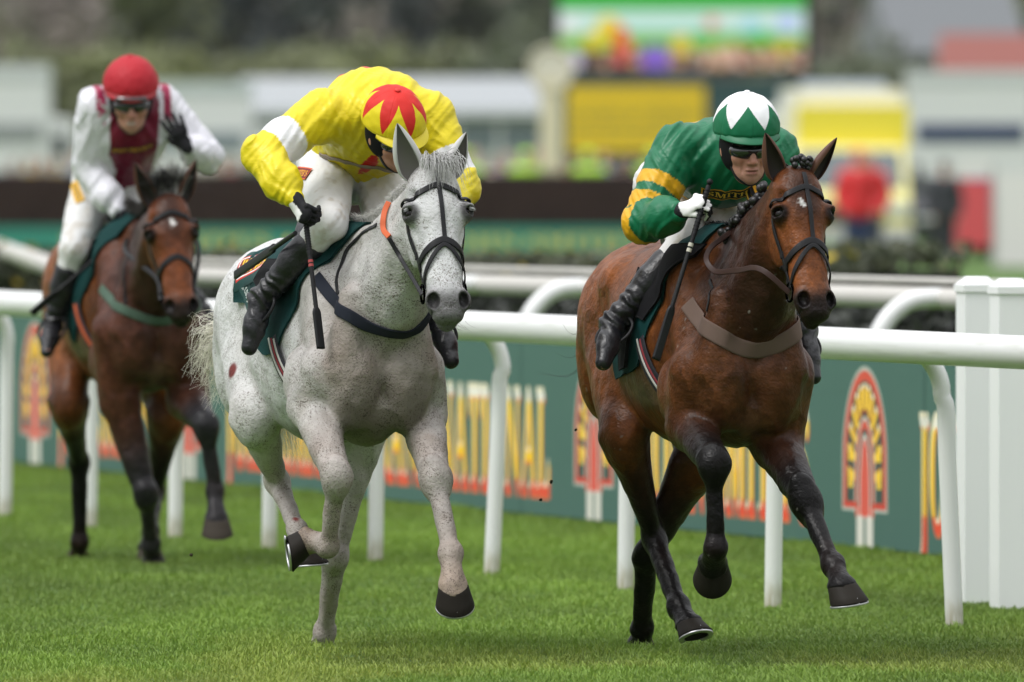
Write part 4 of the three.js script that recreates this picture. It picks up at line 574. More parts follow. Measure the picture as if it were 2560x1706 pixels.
  for (const s of [-1, 1]) A(
    ell(hp(s * 0.084, 0.182, -0.05), hr([0.03, 0.046, 0.042]), { m: hm, col: P.face, k: 0.022 }),
    ell(hp(s * 0.088, 0.192, -0.042), hr([0.024, 0.03, 0.032]), { m: hm, col: P.eyeRim, k: 0.01 }),
    ell(hp(s * 0.098, 0.172, -0.032), hr([0.018, 0.012, 0.034]), { m: hm, col: P.face, k: 0.012 }),
    ell(hp(s * 0.052, 0.225, -0.155), hr([0.036, 0.125, 0.092]), { m: tilt(-0.15), col: P.cheek ?? P.face, k: 0.018 }),
    cap(hp(s * 0.07, 0.25, -0.075), hp(s * 0.052, 0.37, -0.068), 0.014 * hs, 0.009 * hs, { col: P.face, k: 0.016 }),
    cap(hp(s * 0.036, 0.36, -0.04), hp(s * 0.034, 0.49, -0.032), 0.012 * hs, 0.012 * hs, { col: P.face, k: 0.02 }),
    ell(hp(s * 0.043, 0.535, -0.03), hr([0.03, 0.04, 0.033]), { m: tilt(0.2), col: P.nose, k: 0.014 }),
    ell(hp(s * 0.05, 0.543, -0.006), hr([0.021, 0.031, 0.03]), { m: tilt(0.35), op: 2, k: 0.012 }),
    ell(hp(s * 0.106, 0.192, -0.026), hr([0.02, 0.014, 0.026]), { m: hm, op: 2, k: 0.006 }),
    ell(hp(s * 0.083, 0.125, -0.028), hr([0.018, 0.022, 0.016]), { m: hm, op: 2, k: 0.03 }));
  A(ell(hp(0, 0.585, -0.07), hr([0.07, 0.0035, 0.045]), { m: tilt(0.25), op: 2, k: 0.006 }));
  const headPrims = prims.slice(headFrom), trunkPrims = prims.slice(0, trunkTo);
  // legs
  const legs = [];
  for (const L of cfg.legs) {
    const s = L.side, up = L.up ?? (L.hind ? P.hindUpper : null) ?? P.legUpper, lo = L.low ?? P.legLower, hoof = {};
    if (L.hind) {
      const hip = B(s * 0.14, 1.24, -1.34), st = J(...L.stifle), hk = K(st, ...L.hock), f = K(hk, ...L.fetlock), c = K(f, ...L.coronet);
      const back = nrm(sub(hk, mix3(st, f, 0.5))), bx = nrm(cross(sub(hk, st), sub(f, hk))), fd = { col: up, col2: lo, fade: [0.3, 0.95] };
      A(cap(hip, st, 0.2 * S, 0.125 * S, { q: 0.62, k: 0.05, col: P.rump }), cap(st, hk, 0.112 * S, 0.046 * S, { q: 0.72, s: bx, k: 0.04, ...fd }), cap(add(st, mul(back, 0.05)), add(hk, mul(back, 0.04)), 0.08 * S, 0.018, { q: 0.7, s: bx, k: 0.014, ...fd }), cap(add(st, mul(bx, 0.04)), mix3(st, hk, 0.7), 0.06, 0.026, { k: 0.014, ...fd }), cap(add(st, mul(bx, -0.04)), mix3(st, hk, 0.7), 0.06, 0.026, { k: 0.014, ...fd }),
        ell(hk, [0.042, 0.062, 0.052], { k: 0.03, col: lo, m: [bx, nrm(sub(st, f)), back] }), cap(add(hk, mul(back, 0.02)), add(add(hk, mul(back, 0.05)), mul(nrm(sub(st, hk)), 0.06)), 0.027, 0.02, { k: 0.02, col: lo }),
        cap(hk, f, 0.039, 0.031, { k: 0.03, col: lo }), cap(add(hk, mul(back, 0.022)), add(f, mul(back, 0.02)), 0.022, 0.017, { k: 0.012, col: lo }),
        ell(f, [0.041, 0.046, 0.044], { k: 0.022, col: lo }), ell(add(f, mul(back, 0.022)), [0.03, 0.03, 0.026], { k: 0.015, col: lo }), cap(f, c, 0.034, 0.044, { k: 0.02, col: L.pastern ?? lo }), ell(c, [0.05, 0.022, 0.05], { k: 0.018, col: L.pastern ?? lo, m: [nrm(cross(fr.dirLocal(L.sole), fr.dirLocal(L.toe))), nrm(fr.dirLocal(L.sole)), nrm(fr.dirLocal(L.toe))] }));
      hoof.c = c; hoof.f = f; legs.push({ L, st, hk, f, c });
    } else {
      const sh = B(s * 0.165, 1.08, -0.14), e = J(...L.elbow), kn = K(e, ...L.knee), f = K(kn, ...L.fetlock), c = K(f, ...L.coronet), fwd = nrm(sub(kn, mix3(e, f, 0.5)));
      const fw = len(sub(kn, mix3(e, f, 0.5))) > 0.03 ? fwd : [0, 0, 1], bx = nrm(cross(sub(f, kn), fw)), bk = nrm(cross(bx, nrm(sub(f, kn))));
      const fd = { col: up, col2: lo, fade: [0.15, 0.85] }; const rear = dot(bk, fw) > 0 ? mul(bk, -1) : bk;
      A(cap(sh, e, 0.115 * S, 0.095 * S, { k: 0.04, col: P.shoulder }), cap(e, kn, 0.086 * S, 0.047, { k: 0.035, ...fd, bow: 0.004 }), cap(add(e, add(mul(fw, 0.034), mul(bx, 0.022))), mix3(e, kn, 0.84), 0.054 * S, 0.03, { k: 0.012, ...fd }), cap(add(e, add(mul(fw, 0.03), mul(bx, -0.03))), mix3(e, kn, 0.78), 0.05 * S, 0.028, { k: 0.012, ...fd }),
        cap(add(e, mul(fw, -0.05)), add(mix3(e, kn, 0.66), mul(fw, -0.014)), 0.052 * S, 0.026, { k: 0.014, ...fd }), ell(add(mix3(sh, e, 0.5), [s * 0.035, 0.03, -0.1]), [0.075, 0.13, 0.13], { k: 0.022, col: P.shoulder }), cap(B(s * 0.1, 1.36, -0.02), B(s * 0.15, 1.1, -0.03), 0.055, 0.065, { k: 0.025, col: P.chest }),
        ell(kn, [0.053, 0.072, 0.051], { k: 0.045, col: lo, m: [bx, nrm(sub(e, f)), fw] }), ell(add(kn, mul(fw, 0.012)), [0.036, 0.042, 0.034], { k: 0.03, col: lo }),
        cap(kn, f, 0.0345, 0.029, { k: 0.03, col: lo }), cap(add(kn, mul(rear, 0.024)), add(f, mul(rear, 0.022)), 0.02, 0.0165, { k: 0.012, col: lo }),
        ell(f, [0.044, 0.048, 0.044], { k: 0.022, col: lo }), ell(add(f, mul(rear, 0.022)), [0.028, 0.03, 0.026], { k: 0.015, col: lo }), cap(f, c, 0.033, 0.045, { k: 0.02, col: L.pastern ?? lo }), ell(c, [0.053, 0.022, 0.053], { k: 0.018, col: L.pastern ?? lo, m: [nrm(cross(fr.dirLocal(L.sole), fr.dirLocal(L.toe))), nrm(fr.dirLocal(L.sole)), nrm(fr.dirLocal(L.toe))] }));
      legs.push({ L, e, kn, f, c, rear });
    }
  }
  // slight unevenness of muscle and skin
  A({ op: 3, f: (x, y, z) => 0.004 * noise(x * 11, y * 9, z * 9) - 0.0035 * Math.pow(1 - Math.abs(noise(x * 9 + y * 3, y * 6, z * 8 + 4)), 4) + 0.0026 * noise(x * 26, y * 22 + x * 8, z * 24) + (y > 0.85 && y < 1.4 && z > -1.2 && z < -0.5 ? 0.0008 * Math.sin(z * 80 + 3 * noise(x * 5, y * 5, z * 5)) * sstep(0.85, 1, y) * sstep(1.4, 1.2, y) : 0), k: 0 });
  if (cfg.extra) cfg.extra({ A, fr, hp, legs, B });
  const f = fieldAt(prims), H = { hp, poll, hx, hy, hz, hs, toHead: (p) => { const q = sub(p, poll); return [dot(q, hx) / hs, dot(q, hy) / hs, dot(q, hz) / hs]; } };
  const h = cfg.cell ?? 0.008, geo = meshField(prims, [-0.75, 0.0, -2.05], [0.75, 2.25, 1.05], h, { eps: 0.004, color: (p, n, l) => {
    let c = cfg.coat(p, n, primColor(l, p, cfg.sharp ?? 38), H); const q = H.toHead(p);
    if (q[1] > 0.4 && q[1] < 0.7 && q[2] > -0.2) c = mix3(c, P.nose, 0.92 * sstep(0.475, 0.56, q[1] + 0.35 * Math.max(0, Math.abs(q[0]) - 0.02) + 0.012 * noise(p[0] * 40, p[1] * 40, p[2] * 40)));
    if (q[1] > 0.1 && q[1] < 0.28) { const e = Math.hypot(Math.abs(q[0]) - 0.092 * HW, q[1] - 0.192, (q[2] + 0.035) * 0.8); c = mix3(mul(P.eyeRim, 0.6), c, sstep(0.026, 0.05, e)); }
    if (q[1] > 0.44 && q[1] < 0.66) { const d = Math.hypot(Math.abs(q[0]) - 0.05 * HW, (q[1] - 0.543) * 0.75, (q[2] + 0.012) * 0.9); c = mix3([0.006, 0.005, 0.005], c, sstep(0.017, 0.034, d)); const m = Math.abs(q[1] - 0.585 + (q[2] + 0.07) * 0.25); if (q[2] < -0.03) c = mix3([0.01, 0.008, 0.008], c, sstep(0.002, 0.008, m)); }
    return c;
  } });
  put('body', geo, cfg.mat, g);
  // eyes
  for (const s of [-1, 1]) { const e = new THREE.SphereGeometry(0.025 * hs, 20, 14); e.translate(...hp(s * 0.0835, 0.192, -0.04)); put('eye', e, M.eye, g); }
  // hooves
  for (const q of legs) { const w = (v) => fr.dirLocal(v); hoofMesh(g, q.c, w(q.L.sole), w(q.L.toe), cfg.hoofMat, q.L.shoe ? M.shoe : null, q.L.hind ? 0.95 : 1.04); }
  // ears
  for (const e of cfg.ears) earMesh('ear', hp(...e.base), J(...e.tip), fr.dirLocal(e.open), e.w ?? 0.036, cfg.earMat, g, P.earIn, P.earOut);
  return { g, f, tf: fieldAt(trunkPrims), hf: fieldAt(headPrims), fr, H, hp, hx, hy, hz, hs, legs, prims, B, poll, crest: [crest0, crest1, crest2] };
}

// headcollar of straps: everything is laid on the head's own surface
function bridle(h, o) {
  const { hf: f, hp, hx, hz, g } = h, up = { off: 0.0085 }, q = new THREE.Group(); q.name = 'bridle'; g.add(q);
  const loop = (y, a0, a1, n, off = 0.003, zc = -0.08) => { const pts = []; for (let i = 0; i <= n; i++) { const a = lerp(a0, a1, i / n), c = hp(0, y(a), zc); pts.push(ringFrom(f, c, hx, hz, a, off)); } return pts; };
  const D = Math.PI / 180, side = (a) => Math.pow(Math.abs(Math.cos(a)), 1.5);
  put('browband', strapGeo(loop((a) => 0.1 + 0.045 * side(a), -5 * D, 185 * D, 16), 0.022, 0.007, f, up), M.strap, q);
  put('noseband', strapGeo(loop((a) => 0.315 + 0.055 * side(a) + (Math.sin(a) < 0 ? 0.02 : 0), -75 * D, 255 * D, 28), 0.026, 0.008, f, up), M.strap, q);
  if (o.flash) put('flash_strap', strapGeo(loop((a) => 0.335 + 0.13 * side(a) + (Math.sin(a) < 0 ? 0.04 * -Math.sin(a) : 0), -80 * D, 260 * D, 28, 0.006), 0.017, 0.006, f, { off: 0.012 }), M.strap, q);
  if (o.face) { const pts = []; for (let i = 0; i <= 8; i++) pts.push(ringFrom(f, hp(0.004, lerp(0.04, 0.32, i / 8), -0.08), hx, hz, 90 * D, 0.004)); put('face_strap', strapGeo(pts, 0.017, 0.006, f, up), M.strap, q); }
  for (const s of [-1, 1]) {
    const pts = []; for (let i = 0; i <= 8; i++) { const t = i / 8; pts.push(ringFrom(f, hp(0, lerp(0.13, 0.455, t), -0.085), hx, hz, (s > 0 ? lerp(-14, -4, t) : 180 + lerp(14, 4, t)) * D, 0.004)); }
    put('cheek_strap', strapGeo(pts, 0.018, 0.007, f, up), M.strap, q);
    const tl = []; for (let i = 0; i <= 6; i++) { const t = i / 6; tl.push(ringFrom(f, hp(0, lerp(0.12, 0.2, t), lerp(-0.09, -0.14, t)), hx, hz, (s > 0 ? lerp(-12, -88, t) : 180 + lerp(12, 88, t)) * D, 0.004)); }
    put('throat_strap', strapGeo(tl, 0.014, 0.006, f, up), M.strap, q);
    const c = hp(s * 0.058, 0.485, -0.088), r = new THREE.TorusGeometry(0.034, 0.0048, 8, 28); r.applyMatrix4(new THREE.Matrix4().makeBasis(new THREE.Vector3(...hz), new THREE.Vector3(...h.hy), new THREE.Vector3(...mul(hx, -1))).setPosition(...add(c, mul(hx, s * 0.012)))); put('bit_ring', r, M.steel, q);
    const bk = new THREE.BoxGeometry(0.02, 0.024, 0.008); bk.applyMatrix4(new THREE.Matrix4().makeBasis(new THREE.Vector3(...hz), new THREE.Vector3(...h.hy), new THREE.Vector3(...hx)).setPosition(...add(pts[5], mul(hx, s * 0.005)))); put('buckle', bk, M.strap, q);
  }
  return q;
}
// cloth draped over the back: edge(z) gives how far down it hangs on each side
function drape(h, z0, z1, low, off, nx = 26, ny = 30, thick = 0.008, lowR = low, only = 0, top = 9) {
  const pos = [], idx = [], uv = [], f = h.f, layer = (o) => { const rows = []; for (let i = 0; i <= nx; i++) { const row = [], t = i / nx, z = lerp(z0, z1, t), yl = low(t), yr = lowR(t), c = [0, 1.22 * (h.S ?? 1), z];
    const hit = (a) => ringFrom(f, c, [1, 0, 0], [0, 1, 0], a, o, 0.9), find = (s, y) => { let a0 = Math.PI / 2, a1 = s > 0 ? -1.2 : Math.PI + 1.2; for (let k = 0; k < 16; k++) { const m = (a0 + a1) / 2; if (hit(m)[1] > y) a0 = m; else a1 = m; } return a0; };
    const aL = only > 0 ? find(1, top) : find(-1, yl), aR = only < 0 ? find(-1, top) : find(1, yr); for (let j = 0; j <= ny; j++) { const p = hit(lerp(aL, aR, j / ny)); p[0] += 0; row.push(p); } rows.push(row); } return rows; };
  const out = layer(off + thick), inn = layer(off), W = ny + 1;
  for (let i = 0; i <= nx; i++) for (let j = 0; j <= ny; j++) { const w = 0.004 * noise(out[i][j][2] * 14, out[i][j][1] * 10, 3); pos.push(out[i][j][0] + Math.sign(out[i][j][0]) * w, out[i][j][1], out[i][j][2]); uv.push(out[i][j][2], out[i][j][1]); }
  const n0 = pos.length / 3; for (const r of inn) for (const p of r) { pos.push(...p); uv.push(p[2], p[1]); }
  for (let i = 0; i < nx; i++) for (let j = 0; j < ny; j++) { const a = i * W + j; idx.push(a, a + W, a + 1, a + 1, a + W, a + W + 1); }
  const edge = (a, b) => idx.push(a, b, a + n0, b, b + n0, a + n0);
  for (let i = 0; i < nx; i++) { edge(i * W, (i + 1) * W); edge((i + 1) * W + ny, i * W + ny); } for (let j = 0; j < ny; j++) { edge(j + 1, j); edge(nx * W + j, nx * W + j + 1); }
  return geoFrom(pos, idx, null, uv);
}

const hits = (h, list, off = 0.004) => list.map((q) => { const d = h.fr.ray(q[0], q[1]); return march(h.f, h.fr.cam, d, off, 60, 38) || h.fr.J(q[0], q[1], q[2] ?? -0.3); });

// ---------- jockeys ----------
const PN = new ImprovedNoise(), pn = (x, y, z) => PN.noise(x, y, z);
const wrinkle = (s, amp) => (x, y, z) => {      // long soft folds pulled in two slanting directions, over a little fine crumple
  const wx = x + 0.03 * noise(x * 7, y * 7 + s, z * 7), wy = y + 0.03 * noise(x * 7 + 7, y * 7, z * 7 + s);
  const u1 = 0.55 * wx + 0.83 * wy + 0.1 * z, v1 = 0.8 * wx - 0.5 * wy + 0.33 * z, u2 = -0.62 * wx + 0.7 * wy + 0.35 * z, v2 = 0.75 * wx + 0.6 * wy + 0.3 * z;
  const a = pn(u1 * 4 + s, v1 * 17, z * 5), b = pn(u2 * 4, v2 * 19 + s, z * 6), c = pn(u1 * 10, v1 * 44, z * 12 + s), e = pn(u2 * 7 + s, v2 * 30, z * 9 + 5), m = noise(x * 5 + s, y * 5, z * 5), r = (t) => { const q = 1 - Math.min(1, 1.6 * Math.abs(t)); return q * q * (3 - 2 * q); };
  return -amp * (0.62 * (r(a) - 0.45) * (0.75 + 0.6 * m) + 0.6 * b * (0.8 - 0.5 * m) + 0.4 * (r(e) - 0.4) * clamp(0.6 - m, 0.1, 1.2) + 0.25 * c);
};
// a closed hand: W wrist, D towards the knuckles, N back of the hand, closing round something that runs along cross(D, N)
function handPrims(W, D, N, side, curl, col, spread = 0) {
  D = nrm(D); N = nrm(sub(N, mul(D, dot(N, D)))); const X = mul(cross(D, N), side), out = [], pt = (x, d, n) => add(W, add(add(mul(X, x), mul(D, d)), mul(N, n)));
  out.push(cap(pt(0, -0.004, 0), pt(0, 0.02, 0), 0.03, 0.03, { q: 0.8, s: N, k: 0.01, col }), cap(pt(0.006, 0.02, 0), pt(0.003, 0.075, 0.002), 0.031, 0.038, { q: 0.5, s: N, k: 0.012, col }));
  const Ls = [0.042, 0.047, 0.044, 0.035];
  for (let i = 0; i < 4; i++) {
    const x = (1.5 - i) * 0.0205, k0 = pt(x, 0.082 - Math.abs(i - 1.2) * 0.004, 0.006), a1 = curl * 1.15, a2 = curl * 2.35, a3 = curl * 3.0, L = Ls[i], sp = (1.5 - i) * spread;
    const dir = (a) => add(add(mul(D, Math.cos(a)), mul(N, -Math.sin(a))), mul(X, sp)), k1 = add(k0, mul(dir(a1), L)), k2 = add(k1, mul(dir(a2), L * 0.66)), k3 = add(k2, mul(dir(a3), L * 0.5));
    out.push(cap(k0, k1, 0.0115, 0.0102, { k: 0.005, col }), cap(k1, k2, 0.0102, 0.0092, { k: 0.003, col }), cap(k2, k3, 0.0092, 0.008, { k: 0.003, col }));
  }
  const t0 = pt(0.026, 0.025, -0.008), t1 = add(t0, add(mul(X, lerp(0.03, 0.012, curl)), add(mul(D, 0.032), mul(N, -0.012 * curl)))), t2 = add(t1, add(mul(D, lerp(0.03, 0.016, curl)), add(mul(N, -0.022 * curl), mul(X, lerp(0.008, -0.02, curl)))));
  out.push(cap(t0, t1, 0.0145, 0.012, { k: 0.008, col }), cap(t1, t2, 0.0118, 0.0095, { k: 0.004, col }));
  return { prims: out, grip: pt(0, 0.086, -0.026), X, D, N, pt };
}
function buildJockey(cfg) {
  const { fr } = cfg.horse, g = thing('person', cfg.label, 'person', fr.O, fr.yaw), J = (q) => fr.J(...q), pal = cfg.pal;
  const S = [J(cfg.shoulder[0]), J(cfg.shoulder[1])], E = [], W = [];
  for (const i of [0, 1]) { E[i] = fr.K(S[i], ...cfg.elbow[i]); W[i] = fr.K(E[i], ...cfg.wrist[i]); }
  const hip = [J(cfg.hip[0]), J(cfg.hip[1])], kn = [0, 1].map((i) => { const q = cfg.knee[i], k = fr.K(hip[i], ...q), d = cfg.horse.f(k); if (i || d > 0.3) return k; for (let z = 0, p = k; z < 0.3; z += 0.01) { p = fr.J(q[0], q[1], k[2] + z); if (cfg.horse.f(p) > (cfg.kneeOut ?? 0.07)) return p; } return k; }), an = [0, 1].map((i) => { const q = cfg.ankle[i]; return (i === 0 && march(cfg.horse.f, fr.cam, fr.ray(q[0], q[1]), cfg.hug ?? 0.085, 60, 38)) || fr.K(kn[i], ...q); }), toe = [0, 1].map((i) => fr.K(an[i], ...cfg.toe[i]));
  const pel = mix3(hip[0], hip[1], 0.5), chest = J(cfg.chest), nk = add(mix3(S[0], S[1], 0.5), cfg.neckOff ?? [0, 0.02, 0.02]), hc = J(cfg.head);
  const fz = nrm(fr.dirLocal(cfg.faceDir)), hyy = nrm(sub(fr.dirLocal(cfg.crown), mul(fz, dot(fr.dirLocal(cfg.crown), fz)))), hxx = cross(hyy, fz), HS = cfg.headSize ?? 1;
  const hd = (x, y, z) => add(hc, mul(add(add(mul(hxx, x), mul(hyy, y)), mul(fz, z)), HS)), hm = [hxx, hyy, fz], hr = (a) => a.map((v) => v * HS), sx = nrm(sub(S[1], S[0])), spine = nrm(sub(chest, pel));
  const skin = [0.46, 0.23, 0.16];
  // the body: one continuous figure, mostly under clothes
  const bodyP = [cap(pel, chest, 0.11, 0.135, { q: 1.2, s: sx, k: 0.05 }), cap(S[0], S[1], 0.07, 0.07, { k: 0.05 }), cap(chest, nk, 0.1, 0.07, { k: 0.05 }), cap(nk, hd(0, -0.05, -0.02), 0.056, 0.054, { k: 0.03 })];
  for (const i of [0, 1]) bodyP.push(cap(S[i], E[i], 0.05, 0.038, { k: 0.03 }), cap(E[i], W[i], 0.036, 0.02, { k: 0.03 }), cap(hip[i], kn[i], 0.085, 0.05, { k: 0.04 }), cap(kn[i], an[i], 0.05, 0.034, { k: 0.03 }), cap(an[i], toe[i], 0.03, 0.025, { k: 0.02 }));
  const face = [ell(hd(0, 0.025, -0.012), hr([0.077, 0.112, 0.096]), { m: hm }), ell(hd(0, -0.045, 0.03), hr([0.06, 0.082, 0.062]), { m: hm, k: 0.03 }), ell(hd(0, -0.088, 0.045), hr([0.044, 0.036, 0.044]), { m: hm, k: 0.025 }), ell(hd(0, -0.104, 0.073), hr([0.02, 0.018, 0.016]), { m: hm, k: 0.015 }),
    cap(hd(0, 0.012, 0.087), hd(0, -0.034, 0.108), 0.009 * HS, 0.0125 * HS, { k: 0.014 }), ell(hd(0.011, -0.04, 0.096), hr([0.009, 0.008, 0.01]), { m: hm, k: 0.006 }), ell(hd(-0.011, -0.04, 0.096), hr([0.009, 0.008, 0.01]), { m: hm, k: 0.006 }),
    ell(hd(0, -0.0655, 0.087), hr([0.024, 0.0065, 0.012]), { m: hm, k: 0.006, tag: 'lip' }), ell(hd(0, -0.079, 0.084), hr([0.021, 0.008, 0.012]), { m: hm, k: 0.007, tag: 'lip' }), ell(hd(0, 0.03, 0.07), hr([0.055, 0.014, 0.02]), { m: hm, k: 0.015 })];
  for (const s of [-1, 1]) face.push(ell(hd(s * 0.042, -0.026, 0.06), hr([0.024, 0.022, 0.02]), { m: hm, k: 0.02 }), ell(hd(s * 0.03, 0.006, 0.088), hr([0.016, 0.011, 0.012]), { m: hm, op: 2, k: 0.012 }), ell(hd(s * 0.08, -0.01, -0.01), hr([0.012, 0.032, 0.02]), { m: hm, k: 0.008 }), ell(hd(s * 0.032, -0.058, 0.082), hr([0.003, 0.016, 0.006]), { m: hm, op: 2, k: 0.012 }));
  face.push(ell(hd(0, -0.072, 0.1), hr([0.021, cfg.grimace ? 0.006 : 0.0028, 0.012]), { m: hm, op: 2, k: 0.004 }));
  const all = [...bodyP, ...face], skinCol = (p, n) => {
    const q = sub(p, hc), u = dot(q, hxx) / HS, v = dot(q, hyy) / HS, w = dot(q, fz) / HS; let c = skin;
    c = mix3(c, [0.5, 0.19, 0.14], 0.5 * Math.exp(-((Math.abs(u) - 0.038) ** 2 + (v + 0.03) ** 2) / 0.0007)); c = mix3(c, [0.5, 0.18, 0.13], 0.5 * Math.exp(-(u * u + (v + 0.036) ** 2) / 0.0002));
    if (w > 0.05) { const l = Math.exp(-((u / 0.021) ** 4)) * Math.exp(-(((v + 0.0725) / 0.009) ** 2)); c = mix3(c, [0.3, 0.085, 0.075], 0.7 * l); if (cfg.grimace && Math.abs(v + 0.072) < 0.005 && Math.abs(u) < 0.017) c = [0.6, 0.57, 0.5]; }
    c = mix3(c, [0.2, 0.13, 0.11], 0.28 * sstep(-0.05, -0.1, v) * sstep(0.2, 0.6, 0.5 + 0.5 * noise(u * 300, v * 300, w * 300))); return mul(c, 1 + 0.1 * fbm(u * 60, v * 60, w * 60, 2));
  };
  const bb = (ps, pad) => { const lo = [1e9, 1e9, 1e9], hi = [-1e9, -1e9, -1e9]; for (const p of ps) for (let i = 0; i < 3; i++) { lo[i] = Math.min(lo[i], p[i] - pad); hi[i] = Math.max(hi[i], p[i] + pad); } return [lo, hi]; };
  const near = (p) => len(sub(p, hd(0, -0.01, 0.01))) < 0.175, everything = [...S, ...E, ...W, ...hip, ...kn, ...an, ...toe, chest, pel, hc];
  const gB = meshField(all, ...bb(everything, 0.2), 0.014, { color: () => skin, keep: (p) => !near(p) }), gF = meshField(all, ...bb([hd(0, 0, 0)], 0.2), cfg.faceCell ?? 0.0045, { eps: 0.002, color: skinCol, keep: (p) => len(sub(p, hd(0, -0.01, 0.01))) < 0.185 });
  put('body', mergeGeometries([gB, gF]), M.skin, g);
  // breeches
  const br = [ell(pel, [0.165, 0.135, 0.15], { m: [sx, nrm(cross(spine, sx)), spine], col: pal.breech })];
  for (const i of [0, 1]) br.push(cap(hip[i], kn[i], 0.108, 0.07, { k: 0.035, col: pal.breech, bow: 0.004 }), cap(kn[i], mix3(kn[i], an[i], 0.24), 0.066, 0.058, { k: 0.02, col: pal.breech }));
  br.push(cap(pel, mix3(pel, chest, 0.42), 0.145, 0.14, { q: 1.16, s: sx, k: 0.04, col: pal.breech }), { op: 3, k: 0, f: wrinkle(cfg.seed + 3, 0.007) });
  const bf = fieldAt(br);
  put('breeches', meshField(br, ...bb([...hip, ...kn, pel, chest], 0.2), 0.0075, { color: (p) => { const d = fbm(p[0] * 30, p[1] * 30, p[2] * 30, 3); return mix3(pal.breech, [0.42, 0.36, 0.28], 0.5 * sstep(0.15, 0.5, d + 0.25 * sstep(1.75, 1.55, p[1])) + (noise(p[0] * 140, p[1] * 140, p[2] * 140) > 0.82 ? 0.35 : 0)); } }), M.breeches, g);
  // jacket
  const jp = [ell(chest, cfg.chestR ?? [0.195, 0.165, 0.19], { m: [sx, nrm(cross(spine, sx)), spine], col: [1, 1, 1] }), cap(mix3(pel, chest, 0.3), chest, cfg.belly ?? 0.15, cfg.belly ? cfg.belly + 0.02 : 0.165, { q: 1.18, s: sx, k: 0.06 }), cap(mix3(S[0], chest, 0.1), mix3(S[1], chest, 0.1), 0.092, 0.092, { k: 0.06 }), cap(chest, add(nk, mul(fz, 0.0)), 0.13, 0.072, { k: 0.05 })];
  if (cfg.hump) jp.push(ell(J(cfg.hump), [0.17, 0.12, 0.17], { k: 0.08 }));
  for (const i of [0, 1]) jp.push(cap(S[i], E[i], 0.09, 0.07, { k: 0.04, bow: 0.006, tag: 'arm' + i }), cap(E[i], mix3(E[i], W[i], 0.6), 0.07, 0.069, { k: 0.03, tag: 'fore' + i }), cap(mix3(E[i], W[i], 0.6), mix3(E[i], W[i], 0.93), 0.066, 0.04, { k: 0.03, tag: 'fore' + i }));
  jp.push({ op: 3, k: 0, f: wrinkle(cfg.seed, cfg.fold ?? 0.014) });
  const jf = fieldAt(jp), axT = (p, a, b) => dot(sub(p, a), sub(b, a)) / dot(sub(b, a), sub(b, a)), dSeg = (p, a, b) => { const t = clamp(axT(p, a, b), 0, 1); return len(sub(p, mix3(a, b, t))); };
  const info = { S, E, W, chest, pel, nk, sx, spine, axT, dSeg, hd, hc, J, fwd: nrm(cross(sx, spine)), onArm: (p, i) => dSeg(p, S[i], E[i]) < 0.115 && axT(p, S[i], E[i]) > 0.25, onFore: (p, i) => dSeg(p, E[i], W[i]) < 0.1 && dSeg(p, E[i], W[i]) < dSeg(p, S[i], E[i]) + 0.004 };
  put('jacket', meshField(jp, ...bb([...S, ...E, ...W, chest, pel, nk], 0.24), cfg.clothCell ?? 0.0065, { eps: 0.003, color: (p, n) => cfg.silk(p, n, info) }), M.silk, g);
  // boots and stirrups
  for (const i of [0, 1]) {
    const dn = nrm(sub(an[i], kn[i])), td = nrm(sub(toe[i], an[i])), heel = add(an[i], add(mul(td, -0.035), mul(dn, 0.05)));
    const bp = [cap(mix3(kn[i], an[i], 0.3), mix3(kn[i], an[i], 0.5), 0.063, 0.061, { k: 0.02 }), cap(mix3(kn[i], an[i], 0.5), an[i], 0.06, 0.042, { k: 0.02 }), cap(an[i], mix3(an[i], toe[i], 0.6), 0.045, 0.04, { k: 0.025 }), cap(mix3(an[i], toe[i], 0.5), mix3(an[i], toe[i], 0.98), 0.042, 0.03, { k: 0.02 }), cap(heel, mix3(heel, an[i], 0.4), 0.034, 0.036, { k: 0.025 }), { op: 3, k: 0, f: (x, y, z) => { const p = [x, y, z], t = axT(p, kn[i], an[i]), a = Math.exp(-(((t - 0.9) / 0.22) ** 2)); return 0.005 * a * Math.sin(t * 62 + 3 * noise(x * 20, y * 20, z * 20)) + 0.0025 * noise(x * 28, y * 28, z * 28); } }];
    const boot = put('boot', meshField(bp, ...bb([kn[i], an[i], toe[i], heel], 0.12), 0.0075), M.boot, g);
  }
  // gloves
  const grips = [];
  for (const i of [0, 1]) {
    const hcfg = cfg.hands[i], D = hcfg.d ? fr.dirLocal(hcfg.d) : sub(W[i], E[i]), h = handPrims(W[i], D, fr.dirLocal(hcfg.n), hcfg.side ?? (i ? -1 : 1), hcfg.curl ?? 0.8, [1, 1, 1], hcfg.spread); grips.push(h);
    const gp = [...h.prims, cap(mix3(W[i], E[i], 0.13), W[i], 0.031, 0.03, { k: 0.012 })];
    put('glove', meshField(gp, ...bb([W[i], h.pt(0, 0.09, 0)], 0.13), 0.0038, { eps: 0.0015, margin: 0.03, color: (p, n) => { const q = sub(p, W[i]), along = dot(q, nrm(D)), nn = dot(n, h.N); return hcfg.patch && hcfg.patch(along, nn, dot(q, h.X), dot(q, h.N)) ? [0.78, 0.77, 0.76] : [0.013, 0.013, 0.015]; } }), M.glove, g);
  }
  // helmet with its silk, harness and goggles
  const nu = 320, nv = 144, pos = [], idx = [], col = []; const hr0 = [0.118, 0.127, 0.137];
